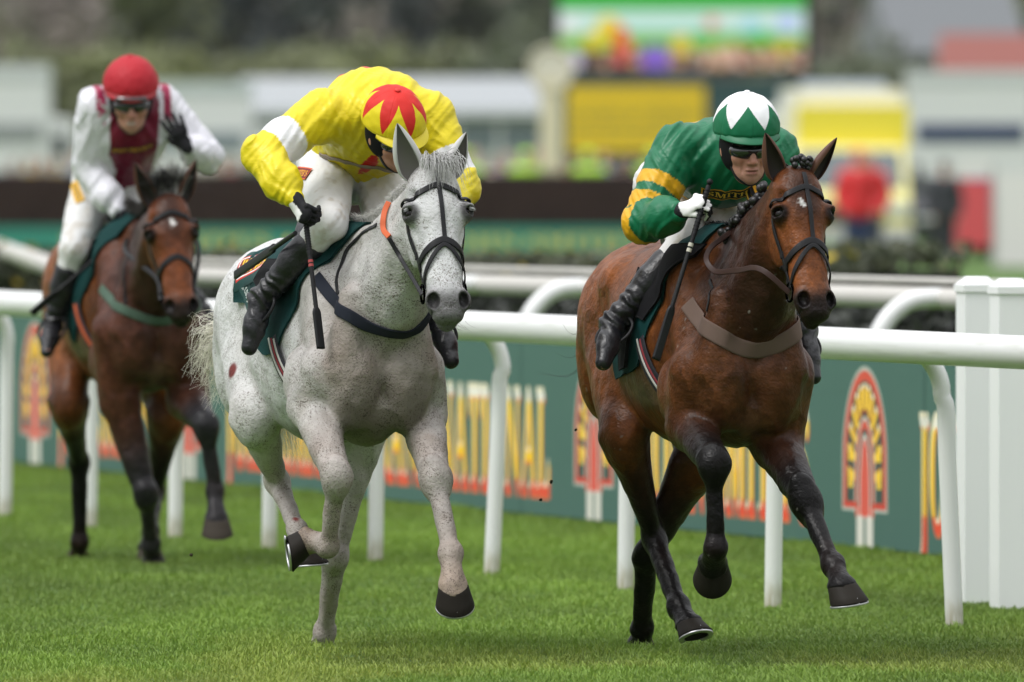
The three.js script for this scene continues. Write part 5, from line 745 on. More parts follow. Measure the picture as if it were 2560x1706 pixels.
  for (let j = 0; j <= nv; j++) for (let i = 0; i <= nu; i++) {
    const a = i / nu * 2 * Math.PI, front = Math.cos(a), maxT = (98 - 4 * front) * RAD, t = j / nv * maxT; let w = 1 + 0.012 * noise(Math.sin(t) * Math.sin(a) * 6 + cfg.seed, Math.cos(t) * 6, Math.sin(t) * front * 6) + 0.01 * sstep(0.9, 1, j / nv) * noise(a * 9, 2, cfg.seed) - 0.02 * sstep(0.95, 1, j / nv);
    const sm = Math.abs(((a + cfg.seed) / (Math.PI / 3) % 1 + 1) % 1 - 0.5) * 2; w -= 0.01 * Math.exp(-(((1 - sm) / 0.035) ** 2)) * sstep(0.1, 0.4, t); const l = [Math.sin(t) * Math.sin(a) * hr0[0] * w, Math.cos(t) * hr0[1] * w + 0.066, Math.sin(t) * front * hr0[2] * w - 0.004]; pos.push(...hd(...l)); col.push(...cfg.cap(t / (Math.PI / 2), a, l));
  }
  for (let j = 0; j < nv; j++) for (let i = 0; i < nu; i++) { const a = j * (nu + 1) + i; idx.push(a, a + nu + 1, a + 1, a + 1, a + nu + 1, a + nu + 2); }
  const hel = put('helmet', geoFrom(pos, idx, col, new Float32Array(pos.length / 3 * 2)), M.capSilk, g);
  const btn = new THREE.SphereGeometry(0.012, 14, 8); btn.scale(1, 0.5, 1); btn.applyMatrix4(new THREE.Matrix4().makeBasis(new THREE.Vector3(...hxx), new THREE.Vector3(...hyy), new THREE.Vector3(...fz)).setPosition(...hd(0, 0.195, -0.004))); put('button', btn, cfg.buttonMat, hel);
  { // peak
    const P2 = [], I2 = [], n = 28, out = cfg.peak ?? 0.03; for (let k = 0; k <= n; k++) { const a = lerp(-1.15, 1.15, k / n), e = Math.cos(a / 1.15 * Math.PI / 2); for (const [r, y] of [[0.97, 0.059], [1.0 + 0.22 * e * out / 0.03, 0.045 - 0.008 * e], [1.0 + 0.22 * e * out / 0.03, 0.039 - 0.008 * e], [0.96, 0.049]]) P2.push(...hd(Math.sin(a) * hr0[0] * r, y, Math.cos(a) * hr0[2] * r - 0.004)); }
    for (let k = 0; k < n; k++) for (let q = 0; q < 4; q++) { const a = k * 4 + q, b = k * 4 + (q + 1) % 4; I2.push(a, a + 4, b, b, a + 4, b + 4); } put('peak', geoFrom(P2, I2, null, new Float32Array(P2.length / 3 * 2)), cfg.peakMat, hel);
  }
  const har = [ell(hd(0, 0.0, -0.014), hr([0.092, 0.112, 0.105]), { m: hm }), ell(hd(0, -0.05, 0.1), hr([0.064, 0.2, 0.1]), { m: hm, op: 2, k: 0.01 }), ell(hd(0, -0.16, 0.02), hr([0.2, 0.075, 0.2]), { m: hm, op: 2, k: 0.01 })];
  put('harness', meshField(har, ...bb([hd(0, 0, 0)], 0.14), 0.0055), M.blackCloth, hel);
  const ff = fieldAt(all), cs = []; for (let k = 0; k <= 10; k++) { const a = lerp(-1.45, 1.45, k / 10); cs.push(hd(Math.sin(a) * 0.078, -0.045 - 0.068 * Math.cos(a), 0.01 + 0.062 * Math.cos(a))); }
  put('chin_strap', strapGeo(cs, 0.014, 0.004, ff, { n: 40 }), M.strap, hel);
  const gl = [ell(hd(0, -0.002, 0.055), hr([0.077, 0.037, 0.051]), { m: hm }), ell(hd(0, -0.034, 0.1), hr([0.014, 0.018, 0.02]), { m: hm, op: 2, k: 0.008 })];
  put('goggles', meshField(gl, ...bb([hd(0, 0, 0.05)], 0.13), 0.0045), M.goggle, g);
  if (cfg.spareGoggles) { const sg = [ell(hd(0, 0.04, 0.09), hr([0.078, 0.024, 0.05]), { m: hm })]; put('spare_goggles', meshField(sg, ...bb([hd(0, 0.04, 0.1)], 0.12), 0.0055), M.goggle, hel); }
  return { g, fr, jf, bf, info, S, E, W, hip, kn, an, toe, grips, hd, hc };
}
function whip(label, pts, hand, R = 1) {       // a taped handle, a thin shaft and a padded end
  const g = thing('whip', label, 'whip', hand.fr.O, hand.fr.yaw), [a, b] = pts, at2 = (t) => mix3(a, b, t);
  put('handle', [cyl(0.0095 * R, 0.0105 * R, at2(0.02), at2(0.3)), new THREE.SphereGeometry(0.0125 * R, 12, 8).translate(...a)], M.strap, g);
  const rings = []; for (let i = 0; i < 12; i++) { const t = 0.05 + i * 0.02, r = new THREE.TorusGeometry(0.0102 * R, 0.0016, 6, 14); r.applyQuaternion(new THREE.Quaternion().setFromUnitVectors(new THREE.Vector3(0, 0, 1), new THREE.Vector3(...nrm(sub(b, a))))); r.translate(...at2(t)); rings.push(r); } put('binding', rings, M.blackCloth, g);
  put('band', [cyl(0.0098 * R, 0.0098 * R, at2(0.345), at2(0.365)), cyl(0.0098 * R, 0.0098 * R, at2(0.375), at2(0.395))], hand.bandMat, g);
  put('shaft', cyl(0.0085 * R, 0.0085 * R, at2(0.3), at2(0.72)), M.strap, g);
  const p = [at2(0.7), at2(0.76), at2(0.85), at2(0.93), at2(1)]; put('padded_end', strapGeo(p, (t) => 0.034 * R * (t < 0.1 ? 0.6 + t * 4 : 1), 0.015 * R, null, { normal: [0.3, 0, 1], n: 24 }), M.strap, g);
  return g;
}

// ---------- the three runners ----------
const fleck = texOf(1024, 1024, (u, v) => {
  const a = tnoise(u, v, 210, 1), b = tnoise(u, v, 140, 6), c = tnoise(u, v, 14, 4), d = tnoise(u, v, 60, 12);
  const s = clamp(sstep(0.36, 0.8, a + 0.3 * c + 0.15 * d) * 0.8 + sstep(0.5, 0.95, b + 0.3 * c) * 0.6, 0, 1), k = 1 - 0.4 * s - 0.05 * (0.5 + 0.5 * d); return [k, k * lerp(1, 0.955, s), k * lerp(1, 0.92, s)];
}); fleck.repeat.set(1.7, 1.7);
const coatTex = texOf(512, 512, (u, v) => { const k = 0.86 + 0.1 * tnoise(u, v, 9, 2) + 0.1 * tnoise(u, v, 34, 7) + 0.08 * tnoise(u, v, 120, 3); return [k, k, k]; }); coatTex.repeat.set(1.3, 1.3);
const hoofTex = texOf(128, 128, (u, v) => { const k = 0.5 + 0.5 * tnoise(u, v, 10, 3), d = sstep(0.7, 0.95, 0.5 + 0.5 * tnoise(u, v, 22, 6)); return mix3([0.15 + 0.06 * k, 0.148 + 0.055 * k, 0.152 + 0.05 * k], [0.33, 0.29, 0.22], 0.45 * d); });
const RAD = Math.PI / 180;
const mk = (o) => std([1, 1, 1], 0.6, { vertexColors: true, ...o });

const grey = buildHorse({
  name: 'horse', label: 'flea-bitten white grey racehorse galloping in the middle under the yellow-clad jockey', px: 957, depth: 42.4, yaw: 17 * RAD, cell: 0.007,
  poll: [1086, 402, 0.38], muzzle: [1127, 785, 0.62], headYaw: 11 * RAD,
  ears: [{ base: [-0.058, 0.045, -0.08], tip: [993, 306, 0.36], open: [-0.1, 0, 1], w: 0.052 }, { base: [0.058, 0.045, -0.08], tip: [1161, 329, 0.36], open: [0.6, 0, 0.75], w: 0.046 }],
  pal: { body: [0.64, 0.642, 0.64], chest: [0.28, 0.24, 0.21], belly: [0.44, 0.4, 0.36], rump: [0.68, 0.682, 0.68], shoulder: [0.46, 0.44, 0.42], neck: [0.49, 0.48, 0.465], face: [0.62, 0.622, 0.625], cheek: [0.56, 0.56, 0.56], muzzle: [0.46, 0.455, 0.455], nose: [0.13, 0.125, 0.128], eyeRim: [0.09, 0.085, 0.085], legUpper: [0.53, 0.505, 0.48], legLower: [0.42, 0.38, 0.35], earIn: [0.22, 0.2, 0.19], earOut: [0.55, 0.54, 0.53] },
  legs: [
    { side: -1, elbow: [782, 1012, -0.22], knee: [842, 1195, 0.43, 1], fetlock: [820, 1365, 0.3, -1], coronet: [766, 1352, 0.12, -1], sole: [0.9, 0.12, -0.1], toe: [0.05, -1, -0.35], shoe: 1, pastern: [0.2, 0.14, 0.09] },
    { side: 1, elbow: [1052, 1035, -0.2], knee: [1090, 1200, 0.43, 1], fetlock: [1128, 1385, 0.31, 1], coronet: [1133, 1464, 0.13, 1], sole: [-0.02, 1, 0.7], toe: [0.12, -0.1, 1], shoe: 1, pastern: [0.4, 0.3, 0.22] },
    { side: -1, hind: 1, stifle: [636, 1040, -0.98], hock: [692, 1205, 0.44, -1], fetlock: [742, 1325, 0.36, 1], coronet: [757, 1370, 0.1, 1], sole: [-0.08, 1, 0], toe: [0.75, 0, 0.6], shoe: 1 },
    { side: 1, hind: 1, stifle: [900, 1085, -1.05], hock: [838, 1395, 0.48, -1], fetlock: [811, 1580, 0.38, -1], coronet: [801, 1620, 0.1, -1], sole: [0, 1, 0], toe: [0.3, 0, 0.95] },
  ],
  extra({ A, fr, B }) { // veins under the thin skin of thigh and flank
    const vein = (px, z) => { for (let i = 0; i + 1 < px.length; i++) A(cap(fr.J(...px[i], z), fr.J(...px[i + 1], z), 0.005, 0.005, { k: 0.01, col: [0.5, 0.48, 0.45] })); };
  },
  mat: mk({ roughness: 0.62, map: fleck, bumpMap: hairBump, bumpScale: 0.003 }), earMat: mk({ roughness: 0.7 }), hoofMat: std([0.42, 0.42, 0.45], 0.6, { map: hoofTex, specularIntensity: 0.2, bumpMap: grainy, bumpScale: 0.0015 }),
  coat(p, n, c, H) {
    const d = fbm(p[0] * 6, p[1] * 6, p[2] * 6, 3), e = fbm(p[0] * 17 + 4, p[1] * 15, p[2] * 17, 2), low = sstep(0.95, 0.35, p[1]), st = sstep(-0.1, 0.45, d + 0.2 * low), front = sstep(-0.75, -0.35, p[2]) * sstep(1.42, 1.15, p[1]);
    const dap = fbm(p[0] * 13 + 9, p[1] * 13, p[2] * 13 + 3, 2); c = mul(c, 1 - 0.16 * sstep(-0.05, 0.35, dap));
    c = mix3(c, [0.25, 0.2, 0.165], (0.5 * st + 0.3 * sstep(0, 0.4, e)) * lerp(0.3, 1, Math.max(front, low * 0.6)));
    c = mix3(c, [0.1, 0.08, 0.066], 0.7 * sstep(0.25, -0.55, n[1] + 0.25 * d) * sstep(-1.0, -0.6, p[2]) * sstep(0.75, 0.85, p[1]) * sstep(1.25, 1.0, p[1]) * sstep(0.2, 0.13, Math.abs(p[0])));  // underside shade, with some dirt, painted into the coat colour of downward faces
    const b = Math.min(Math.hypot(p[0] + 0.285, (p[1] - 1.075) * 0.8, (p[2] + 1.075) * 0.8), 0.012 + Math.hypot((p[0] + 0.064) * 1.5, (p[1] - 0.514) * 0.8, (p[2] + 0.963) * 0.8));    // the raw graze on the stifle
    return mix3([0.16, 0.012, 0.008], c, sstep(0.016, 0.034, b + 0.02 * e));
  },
});

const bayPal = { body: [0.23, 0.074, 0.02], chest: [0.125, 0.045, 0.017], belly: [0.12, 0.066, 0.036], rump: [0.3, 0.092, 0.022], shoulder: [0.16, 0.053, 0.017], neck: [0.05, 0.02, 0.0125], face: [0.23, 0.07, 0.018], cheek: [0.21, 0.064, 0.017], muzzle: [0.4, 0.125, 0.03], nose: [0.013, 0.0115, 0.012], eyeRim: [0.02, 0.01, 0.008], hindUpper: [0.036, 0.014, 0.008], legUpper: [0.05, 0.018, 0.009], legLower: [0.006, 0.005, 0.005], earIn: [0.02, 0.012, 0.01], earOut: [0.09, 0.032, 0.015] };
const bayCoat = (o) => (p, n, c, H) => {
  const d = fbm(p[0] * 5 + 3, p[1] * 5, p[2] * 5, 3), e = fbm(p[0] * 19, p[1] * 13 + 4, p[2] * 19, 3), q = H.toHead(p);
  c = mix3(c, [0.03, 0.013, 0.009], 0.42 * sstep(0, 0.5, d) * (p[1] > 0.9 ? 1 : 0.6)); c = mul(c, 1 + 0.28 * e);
  if (q[1] > -0.1 && q[1] < 0.62 && Math.abs(q[0]) < 0.16 && q[2] > -0.28) {
    if (q[2] > -0.12) c = mix3(c, [0.028, 0.013, 0.009], 0.75 * sstep(0.34, 0.16, q[1] + 0.05 * e) * sstep(0.1, 0.02, Math.abs(q[0])));
    if (o.star) { const s = Math.hypot((q[0] - o.star[0]) * 1.1, (q[1] - o.star[1]) * 0.75), w = 0.0105 + 0.007 * noise(q[0] * 130, q[1] * 130, 2); c = mix3([0.72, 0.7, 0.68], c, sstep(w, w + 0.006, s + (q[2] < -0.06 ? 1 : 0))); }
  }
  { const m = sstep(1.14, 1.0, p[1] + 0.06 * e) * sstep(-0.95, -0.82, p[2]) * sstep(0.92, 0.98, p[1]) * sstep(-0.42, -0.58, p[2]) * (Math.abs(p[0]) < 0.32 ? 1 : 0); c = mix3(c, [0.2, 0.15, 0.1], 0.8 * m * (0.7 + 0.5 * d)); }
  if (o.mud && noise(p[0] * 60, p[1] * 60, p[2] * 60) > 0.86 && noise(p[0] * 9 + 7, p[1] * 9, p[2] * 9) > 0.1) c = mix3(c, [0.4, 0.38, 0.35], 0.5);
  return c;
};
const bay = buildHorse({
  name: 'horse', label: 'dark bay racehorse with plaited mane and white star galloping on the right', px: 1882, depth: 42.2, yaw: 16 * RAD, cell: 0.007,
  poll: [2003, 408, 0.36], muzzle: [2050, 783, 0.58], headYaw: 20 * RAD, headWide: 1.06,
  ears: [{ base: [-0.06, 0.045, -0.08], tip: [1911, 331, 0.33], open: [0.3, 0, 1], w: 0.042 }, { base: [0.06, 0.045, -0.08], tip: [2087, 341, 0.33], open: [0.8, 0, 0.5], w: 0.038 }],
  pal: bayPal,
  legs: [
    { side: -1, elbow: [1730, 1063, -0.2], knee: [1787, 1162, 0.42, 1], fetlock: [1789, 1372, 0.31, -1], coronet: [1783, 1412, 0.12, -1], sole: [0, 0.35, 0.95], toe: [-0.05, -1, 0.3], shoe: 0 },
    { side: 1, elbow: [1943, 1110, -0.18], knee: [2016, 1255, 0.43, 1], fetlock: [2083, 1415, 0.31, 1], coronet: [2104, 1463, 0.12, 1], sole: [-0.15, 1, 0.05], toe: [0.5, 0, 0.9], shoe: 1 },
    { side: -1, hind: 1, stifle: [1560, 1085, -0.98], hock: [1636, 1345, 0.45, -1], fetlock: [1697, 1520, 0.38, 1], coronet: [1722, 1560, 0.11, 1], sole: [-0.25, 1, -0.4], toe: [0.4, 0.25, 0.9], shoe: 1 },
    { side: 1, hind: 1, stifle: [1745, 1150, -1.05], hock: [1617, 1390, 0.45, -1], fetlock: [1606, 1570, 0.38, -1], coronet: [1602, 1612, 0.1, -1], sole: [0, 1, 0], toe: [0.3, 0, 0.95] },
  ],
  mat: mk({ roughness: 0.38, map: coatTex, bumpMap: hairBump, bumpScale: 0.003, specularIntensity: 0.36 }), earMat: mk({ roughness: 0.6 }), hoofMat: std([0.42, 0.42, 0.43], 0.55, { map: hoofTex, specularIntensity: 0.2, bumpMap: grainy, bumpScale: 0.0015 }),
  coat: bayCoat({ star: [-0.022, 0.165], mud: 1 }),
});
const third = buildHorse({
  name: 'horse', label: 'reddish bay racehorse with dark leg bandages trailing on the left, out of focus', px: 394, depth: 52, yaw: 13.5 * RAD, cell: 0.0095,
  poll: [420, 480, 0.4], muzzle: [457, 792, 0.58], headYaw: 8 * RAD,
  ears: [{ base: [-0.06, 0.04, -0.08], tip: [336, 405, 0.36], open: [0, 0, 1], w: 0.042 }, { base: [0.06, 0.04, -0.08], tip: [487, 397, 0.36], open: [0.6, 0, 0.8], w: 0.04 }],
  pal: { ...bayPal, face: [0.21, 0.06, 0.02], muzzle: [0.36, 0.11, 0.03], chest: [0.11, 0.04, 0.026], neck: [0.05, 0.021, 0.015], shoulder: [0.12, 0.04, 0.022], hindUpper: [0.022, 0.01, 0.007], legUpper: [0.09, 0.034, 0.02], belly: [0.13, 0.09, 0.06] },
  legs: [
    { side: -1, elbow: [298, 1000, -0.2], knee: [365, 1240, 0.45, 1], fetlock: [376, 1360, 0.31, -1], coronet: [383, 1402, 0.12, -1], sole: [0, 1, 0], toe: [0.2, 0, 1], low: [0.03, 0.028, 0.031] },
    { side: 1, elbow: [470, 1000, -0.15], knee: [516, 1065, 0.43, 1], fetlock: [537, 1231, 0.31, -1], coronet: [541, 1296, 0.13, 1], sole: [0, 1, 0.35], toe: [0.1, 0, 1], low: [0.026, 0.025, 0.028] },
    { side: -1, hind: 1, stifle: [172, 1006, -1.0], hock: [197, 1155, 0.45, -1], fetlock: [199, 1355, 0.38, -1], coronet: [195, 1392, 0.1, -1], sole: [0, 1, 0], toe: [0.3, 0, 0.95], pastern: [0.06, 0.03, 0.02] },
    { side: 1, hind: 1, stifle: [418, 1035, -1.05], hock: [388, 1230, 0.45, -1], fetlock: [376, 1330, 0.38, 1], coronet: [372, 1368, 0.1, 1], sole: [0, 1, 0], toe: [0.3, 0, 0.95] },
  ],
  mat: mk({ roughness: 0.38, map: coatTex, bumpMap: hairBump, bumpScale: 0.003, specularIntensity: 0.36 }), earMat: mk({ roughness: 0.6 }), hoofMat: std([1.0, 0.95, 1.0], 0.7, { map: hoofTex, specularIntensity: 0.3 }),
  coat: bayCoat({ star: [0.0, 0.15] }),
});
for (const h of [grey, bay]) h.bridle = bridle(h, { face: 1, flash: 1 });
third.bridle = bridle(third, {});

// ---------- riders ----------
const starFn = (t, a, n, inner, outer) => { const s = Math.abs(((a / (2 * Math.PI) * n) % 1 + 1) % 1 - 0.5) * 2; return t < lerp(inner, outer, s); };   // a star of n points seen from the crown
const YEL = [0.72, 0.585, 0.012], RED = [0.62, 0.022, 0.016], WHT = [0.8, 0.8, 0.82], GRN = [0.003, 0.135, 0.056], GLD = [0.68, 0.36, 0.009], MAR = [0.16, 0.006, 0.028];
const breech = [0.68, 0.675, 0.67];
const spatter = (c, p) => (noise(p[0] * 120, p[1] * 120, p[2] * 120) > 0.88 && noise(p[0] * 8, p[1] * 8, p[2] * 8) > 0 ? mix3(c, [0.2, 0.15, 0.07], 0.35) : c);
const rider1 = buildJockey({
  horse: grey, seed: 5, label: 'jockey in yellow silks with red-starred cap crouching low over the grey horse',
  shoulder: [[803, 292, -0.42], [1072, 292, -0.42]], elbow: [[655, 385, 0.3, 1], [1150, 470, 0.3, 1]], wrist: [[738, 500, 0.27, 1], [1085, 560, 0.27, 1]],
  hip: [[812, 408, -0.86], [950, 415, -0.86]], knee: [[822, 560, 0.43, 1], [962, 565, 0.43, 1]], ankle: [[655, 745, 0.42, -1], [1095, 800, 0.42, -1]], toe: [[622, 872, 0.2, 1], [1128, 905, 0.2, 1]],
  chest: [935, 297, -0.52], hump: [928, 265, -0.58], head: [980, 335, -0.2], headSize: 1.0, faceDir: [0.5, -0.52, 0.68], crown: [0.14, 0.8, 0.56], grimace: 1, peak: 0.034, neckOff: [0.02, 0.01, 0.03],
  pal: { breech },
  silk: (p, n, I) => {
    for (const i of [0, 1]) if (I.onArm(p, i)) { const t = I.axT(p, I.S[i], I.E[i]); if (t > 0.5 && t < 0.84) return WHT; }
    const q = sub(p, add(I.chest, [-0.02, 0, -0.12])); if (n[1] > 0.2 && starFn(Math.hypot(q[0], q[2]), Math.atan2(q[0], q[2]), 6, 0.06, 0.15)) return RED;
    const r = sub(p, I.J([917, 412, -0.5])); if (n[2] > 0.1 && Math.abs(r[0]) < 0.03 - Math.abs(r[1]) * 0.5 && Math.abs(r[1]) < 0.035) return RED;
    return spatter(YEL, p);
  },
  cap: (t, a, l) => (starFn(t, a + 0.05, 7, 0.36, 1.0) ? RED : spatter(YEL, l)), buttonMat: std(RED, 0.6), peakMat: std(YEL, 0.5),
  hands: [{ n: [-0.75, 0.15, 0.6], curl: 0.85, patch: (al, nn, x, nz) => al > 0.0 && al < 0.085 && nn > 0.2 && x > -0.002 }, { n: [0.8, 0.3, 0.4], curl: 0.85 }],
});
const rider2 = buildJockey({
  horse: bay, seed: 21, label: 'jockey in green and gold hooped silks with white-starred green cap and dark goggles',
  shoulder: [[1695, 372, -0.45], [1935, 380, -0.45]], elbow: [[1606, 560, 0.34, 1], [1975, 575, 0.3, 1]], wrist: [[1700, 528, 0.27, 1], [1905, 610, 0.27, 1]],
  hip: [[1655, 462, -0.95], [1790, 460, -0.92]], knee: [[1722, 600, 0.42, 1], [1846, 598, 0.43, 1]], ankle: [[1536, 805, 0.43, -1], [2008, 825, 0.42, -1]], toe: [[1508, 910, 0.2, 1], [2034, 945, 0.2, 1]],
  chest: [1805, 408, -0.5], hump: [1755, 385, -0.66], head: [1866, 366, -0.12], headSize: 1.06, faceDir: [0.22, -0.2, 0.95], crown: [0.02, 0.97, 0.22], peak: 0.012, neckOff: [0.03, 0.0, 0.05],
  kneeOut: 0.115, belly: 0.115, chestR: [0.18, 0.155, 0.18], pal: { breech },
  silk: (p, n, I) => {
    for (const i of [0, 1]) {
      if (I.onFore(p, i)) { const t = I.axT(p, I.E[i], I.W[i]); return t < 0.12 || (t > 0.4 && t < 0.0) ? GLD : GRN; }
      if (I.onArm(p, i)) { const t = I.axT(p, I.S[i], I.E[i]); return (t > 0.44 && t < 0.6) || (t > 0.7 && t < 0.9) ? GLD : GRN; }
    }
    const s = dot(sub(p, I.chest), I.spine); return (s > -0.2 && s < -0.13) || (s > -0.36 && s < -0.28) || (s < -0.1 && s > -0.12) ? GLD : GRN;
  },
  cap: (t, a) => (starFn(t, a + 0.75, 6, 0.46, 0.92) ? WHT : GRN), buttonMat: std(WHT, 0.6), peakMat: std(GRN, 0.5),
  hands: [{ n: [-0.15, 0.75, 0.65], d: [0.85, 0.42, 0.3], curl: 0.85, patch: (al, nn, x) => al > 0.012 && nn > 0.1 && al < 0.14 }, { n: [0.8, 0.3, 0.4], curl: 0.85 }],
});
const rider3 = buildJockey({
  horse: third, seed: 33, label: 'jockey in white and maroon silks with plain red cap raising one gloved hand',
  shoulder: [[240, 268, -0.5], [404, 262, -0.5]], elbow: [[222, 420, 0.3, -1], [516, 392, 0.3, 1]], wrist: [[296, 535, 0.28, 1], [470, 370, 0.26, 1]],
  hip: [[240, 450, -0.85], [325, 450, -0.85]], knee: [[186, 622, 0.43, 1], [380, 610, 0.43, 1]], ankle: [[130, 815, 0.42, -1], [520, 800, 0.42, -1]], toe: [[116, 880, 0.2, 1], [540, 880, 0.2, 1]],
  chest: [318, 318, -0.58], head: [327, 252, -0.38], headSize: 1.1, faceDir: [0.05, -0.28, 0.95], crown: [0, 0.95, 0.28], peak: 0.008, spareGoggles: 1, grimace: 1, clothCell: 0.009, faceCell: 0.006, neckOff: [0, 0.03, 0.04],
  pal: { breech },
  silk: (p, n, I) => {
    const w = [0.72, 0.71, 0.76]; for (const i of [0, 1]) { if (I.onFore(p, i)) return w; const t = I.axT(p, I.S[i], I.E[i]); if (I.onArm(p, i) && t > 0.3) return w; }
    const x = Math.abs(dot(sub(p, I.chest), I.sx)), dS = Math.min(len(sub(p, I.S[0])), len(sub(p, I.S[1])));
    if (n[2] > 0.15 && x < 0.115 && p[1] < I.nk[1] + 0.05) return MAR; if (x > 0.135 && x < 0.175 && n[1] > -0.2) return [0.3, 0.012, 0.06]; return w;
  },
  cap: () => [0.42, 0.013, 0.024], buttonMat: std([0.5, 0.018, 0.03], 0.6), peakMat: std([0.4, 0.015, 0.025], 0.5),
  hands: [{ n: [-0.7, 0.4, 0.5], curl: 0.85 }, { n: [-0.3, 0.25, 0.9], d: [-0.5, 0.85, 0.1], curl: 0.12, side: -1, spread: 0.12 }],
});
const lp = (R, px, z) => R.fr.J(px[0], px[1], z);
whip("black whip pointing down from the yellow jockey's gloved hand", [rider1.grips[0].pt(0.02, 0.05, -0.03), lp(rider1, [802, 872], rider1.grips[0].grip[2] + 0.12)], { fr: rider1.fr, bandMat: std([0.35, 0.05, 0.05], 0.6) });
whip("long black whip held upright by the green jockey's white-backed glove", [lp(rider2, [1775, 455], rider2.grips[0].grip[2] + 0.02), lp(rider2, [1640, 900], rider2.grips[0].grip[2] + 0.1)], { fr: rider2.fr, bandMat: std([0.5, 0.48, 0.4], 0.6) });
whip('black whip held back past the knee of the white-clad jockey', [lp(rider3, [292, 600], rider3.grips[0].grip[2] + 0.02), lp(rider3, [78, 785], rider3.grips[0].grip[2] - 0.1)], { fr: rider3.fr, bandMat: M.strap });

// ---------- saddlery, manes and tails ----------
function slanted(h, z0, z1, slope0, slope1, low, off, thick, lowR, only, top) {          // a drape whose front and back edges lean with height
  const g = drape(h, z0, z1, low, off, 26, 34, thick, lowR, only, top), p = g.attributes.position, f = h.f;
  for (let i = 0; i < p.count; i++) { let q = [p.getX(i), p.getY(i), p.getZ(i)]; const t = clamp((q[2] - z0) / (z1 - z0), 0, 1), d = f(q), dz = (1.58 - q[1]) * lerp(slope0, slope1, t); q[2] -= dz; for (let k = 0; k < 4; k++) { const e = f(q) - d; q = sub(q, mul(gradAt(f, q, 0.01), clamp(e, -0.04, 0.04))); } p.setXYZ(i, ...q); }
  g.computeVertexNormals(); return g;
}
function printOn(h, px, w, ht, tex, off, parent, name, up = [0, 1, 0]) { const d = h.fr.ray(...px), p = march(h.f, h.fr.cam, d, off, 60, 38); if (!p) return; const n = gradAt(h.f, p, 0.03); return put(name, patchGeo(h.f, p, n, up, w, ht, 18, 12, off), std([1, 1, 1], 0.75, { map: tex }), parent); }
function stirrup(h, R, i, low, parent) {
  const a = R.an[i], t = R.toe[i], c = mix3(a, t, 0.42), dir = nrm(sub(t, a)), side = nrm(cross(dir, [0, 1, 0])), upv = nrm(sub(mix3(a, R.kn[i], 0.3), c)), pts = [];
  for (let k = 0; k <= 16; k++) { const q = k / 16 * 2 * Math.PI; pts.push(add(c, add(mul(side, Math.sin(q) * 0.062), mul(upv, 0.035 - Math.cos(q) * 0.068)))); }
  const iron = put('stirrup_iron', tube(pts, 0.0065, 48, 8, true), M.strap, parent); const top = add(c, mul(upv, 0.105)); put('stirrup_leather', strapGeo([top, mix3(top, low, 0.5), low], 0.022, 0.005, null, { normal: side, n: 16 }), M.strap, parent); return iron;
}
function tack(h, R, o) {
  const { g, f, fr } = h;
  const cloth = put('saddle_cloth', slanted(h, o.cz[0], o.cz[1], o.cs[0], o.cs[1], o.clothLow, 0.006, 0.007), o.cloth, g);
  const saddle = new THREE.Group(); saddle.name = 'saddle'; g.add(saddle);
  for (const side of [-1, 1]) put('flap', slanted(h, o.sz[0], o.sz[1], o.ss ?? 0.1, 0.85, o.flapLow, 0.018, 0.01, undefined, side, o.flapTop ?? 1.5), M.blackCloth, saddle);
  const seat = [cap([0, 1.575, -0.86], [0, 1.575, -0.52], 0.075, 0.05, { q: 1.3 }), cap([0, 1.64, -0.92], [0, 1.6, -0.82], 0.045, 0.05, { q: 1.5, k: 0.05 })]; put('seat', meshField(seat, [-0.25, 1.4, -1.1], [0.25, 1.8, -0.3], 0.011), M.boot, saddle);
  for (const i of [0, 1]) stirrup(h, R, i, [(i ? 1 : -1) * 0.255, 1.47, -0.62], saddle);
  // girth under the chest, with its woven stripes
  const ring = (dz) => { const p = []; for (let i = 0; i <= 26; i++) { const a = lerp(Math.PI - 0.3, 2 * Math.PI + 0.3, i / 26), y = 1.1 + 0.42 * Math.sin(a) * 0.8; p.push(ringFrom(h.tf, [0, 1.12, o.girthZ + dz + (1.18 - y) * 0.45], [1, 0, 0], [0, 1, 0], a, 0.006, 0.9)); } return p; };
  const gi = put('girth', strapGeo(ring(0), 0.075, 0.006, h.tf, { n: 70, off: 0.012 }), M.girth, g); o.stripes.forEach((m, k) => put('stripe', strapGeo(ring((k - (o.stripes.length - 1) / 2) * 0.021), 0.011, 0.004, h.tf, { n: 70, off: 0.0165 }), m, gi));
  // breast girth
  const Bl = hits(h, o.breast, 0.006).filter((p) => p[0] < -0.03), Bm = Bl.map((p) => [-p[0], p[1], p[2]]).reverse(), c0 = mix3(Bl[0], Bm[Bm.length - 1], 0.5), mid = march(f, [0, c0[1] - 0.012, 0.3], [0, 0, -1], 0.006, 2) || c0; put('breast_girth', strapGeo([...Bm, mid, ...Bl], o.bw, 0.007, f, { n: 70, off: 0.006, smooth: 10, ge: 0.03 }), o.breastMat, g);
  if (o.neckStrap) put('neck_strap', strapGeo(hits(h, o.neckStrap, 0.006), 0.016, 0.005, f, { n: 40 }), M.strap, g);
  for (const [pts, w, m, nm] of o.reins) put(nm || 'rein', strapGeo(pts, w, 0.006, null, { normal: [-0.5, 0.2, 0.8], n: 50 }), m, h.bridle);
}
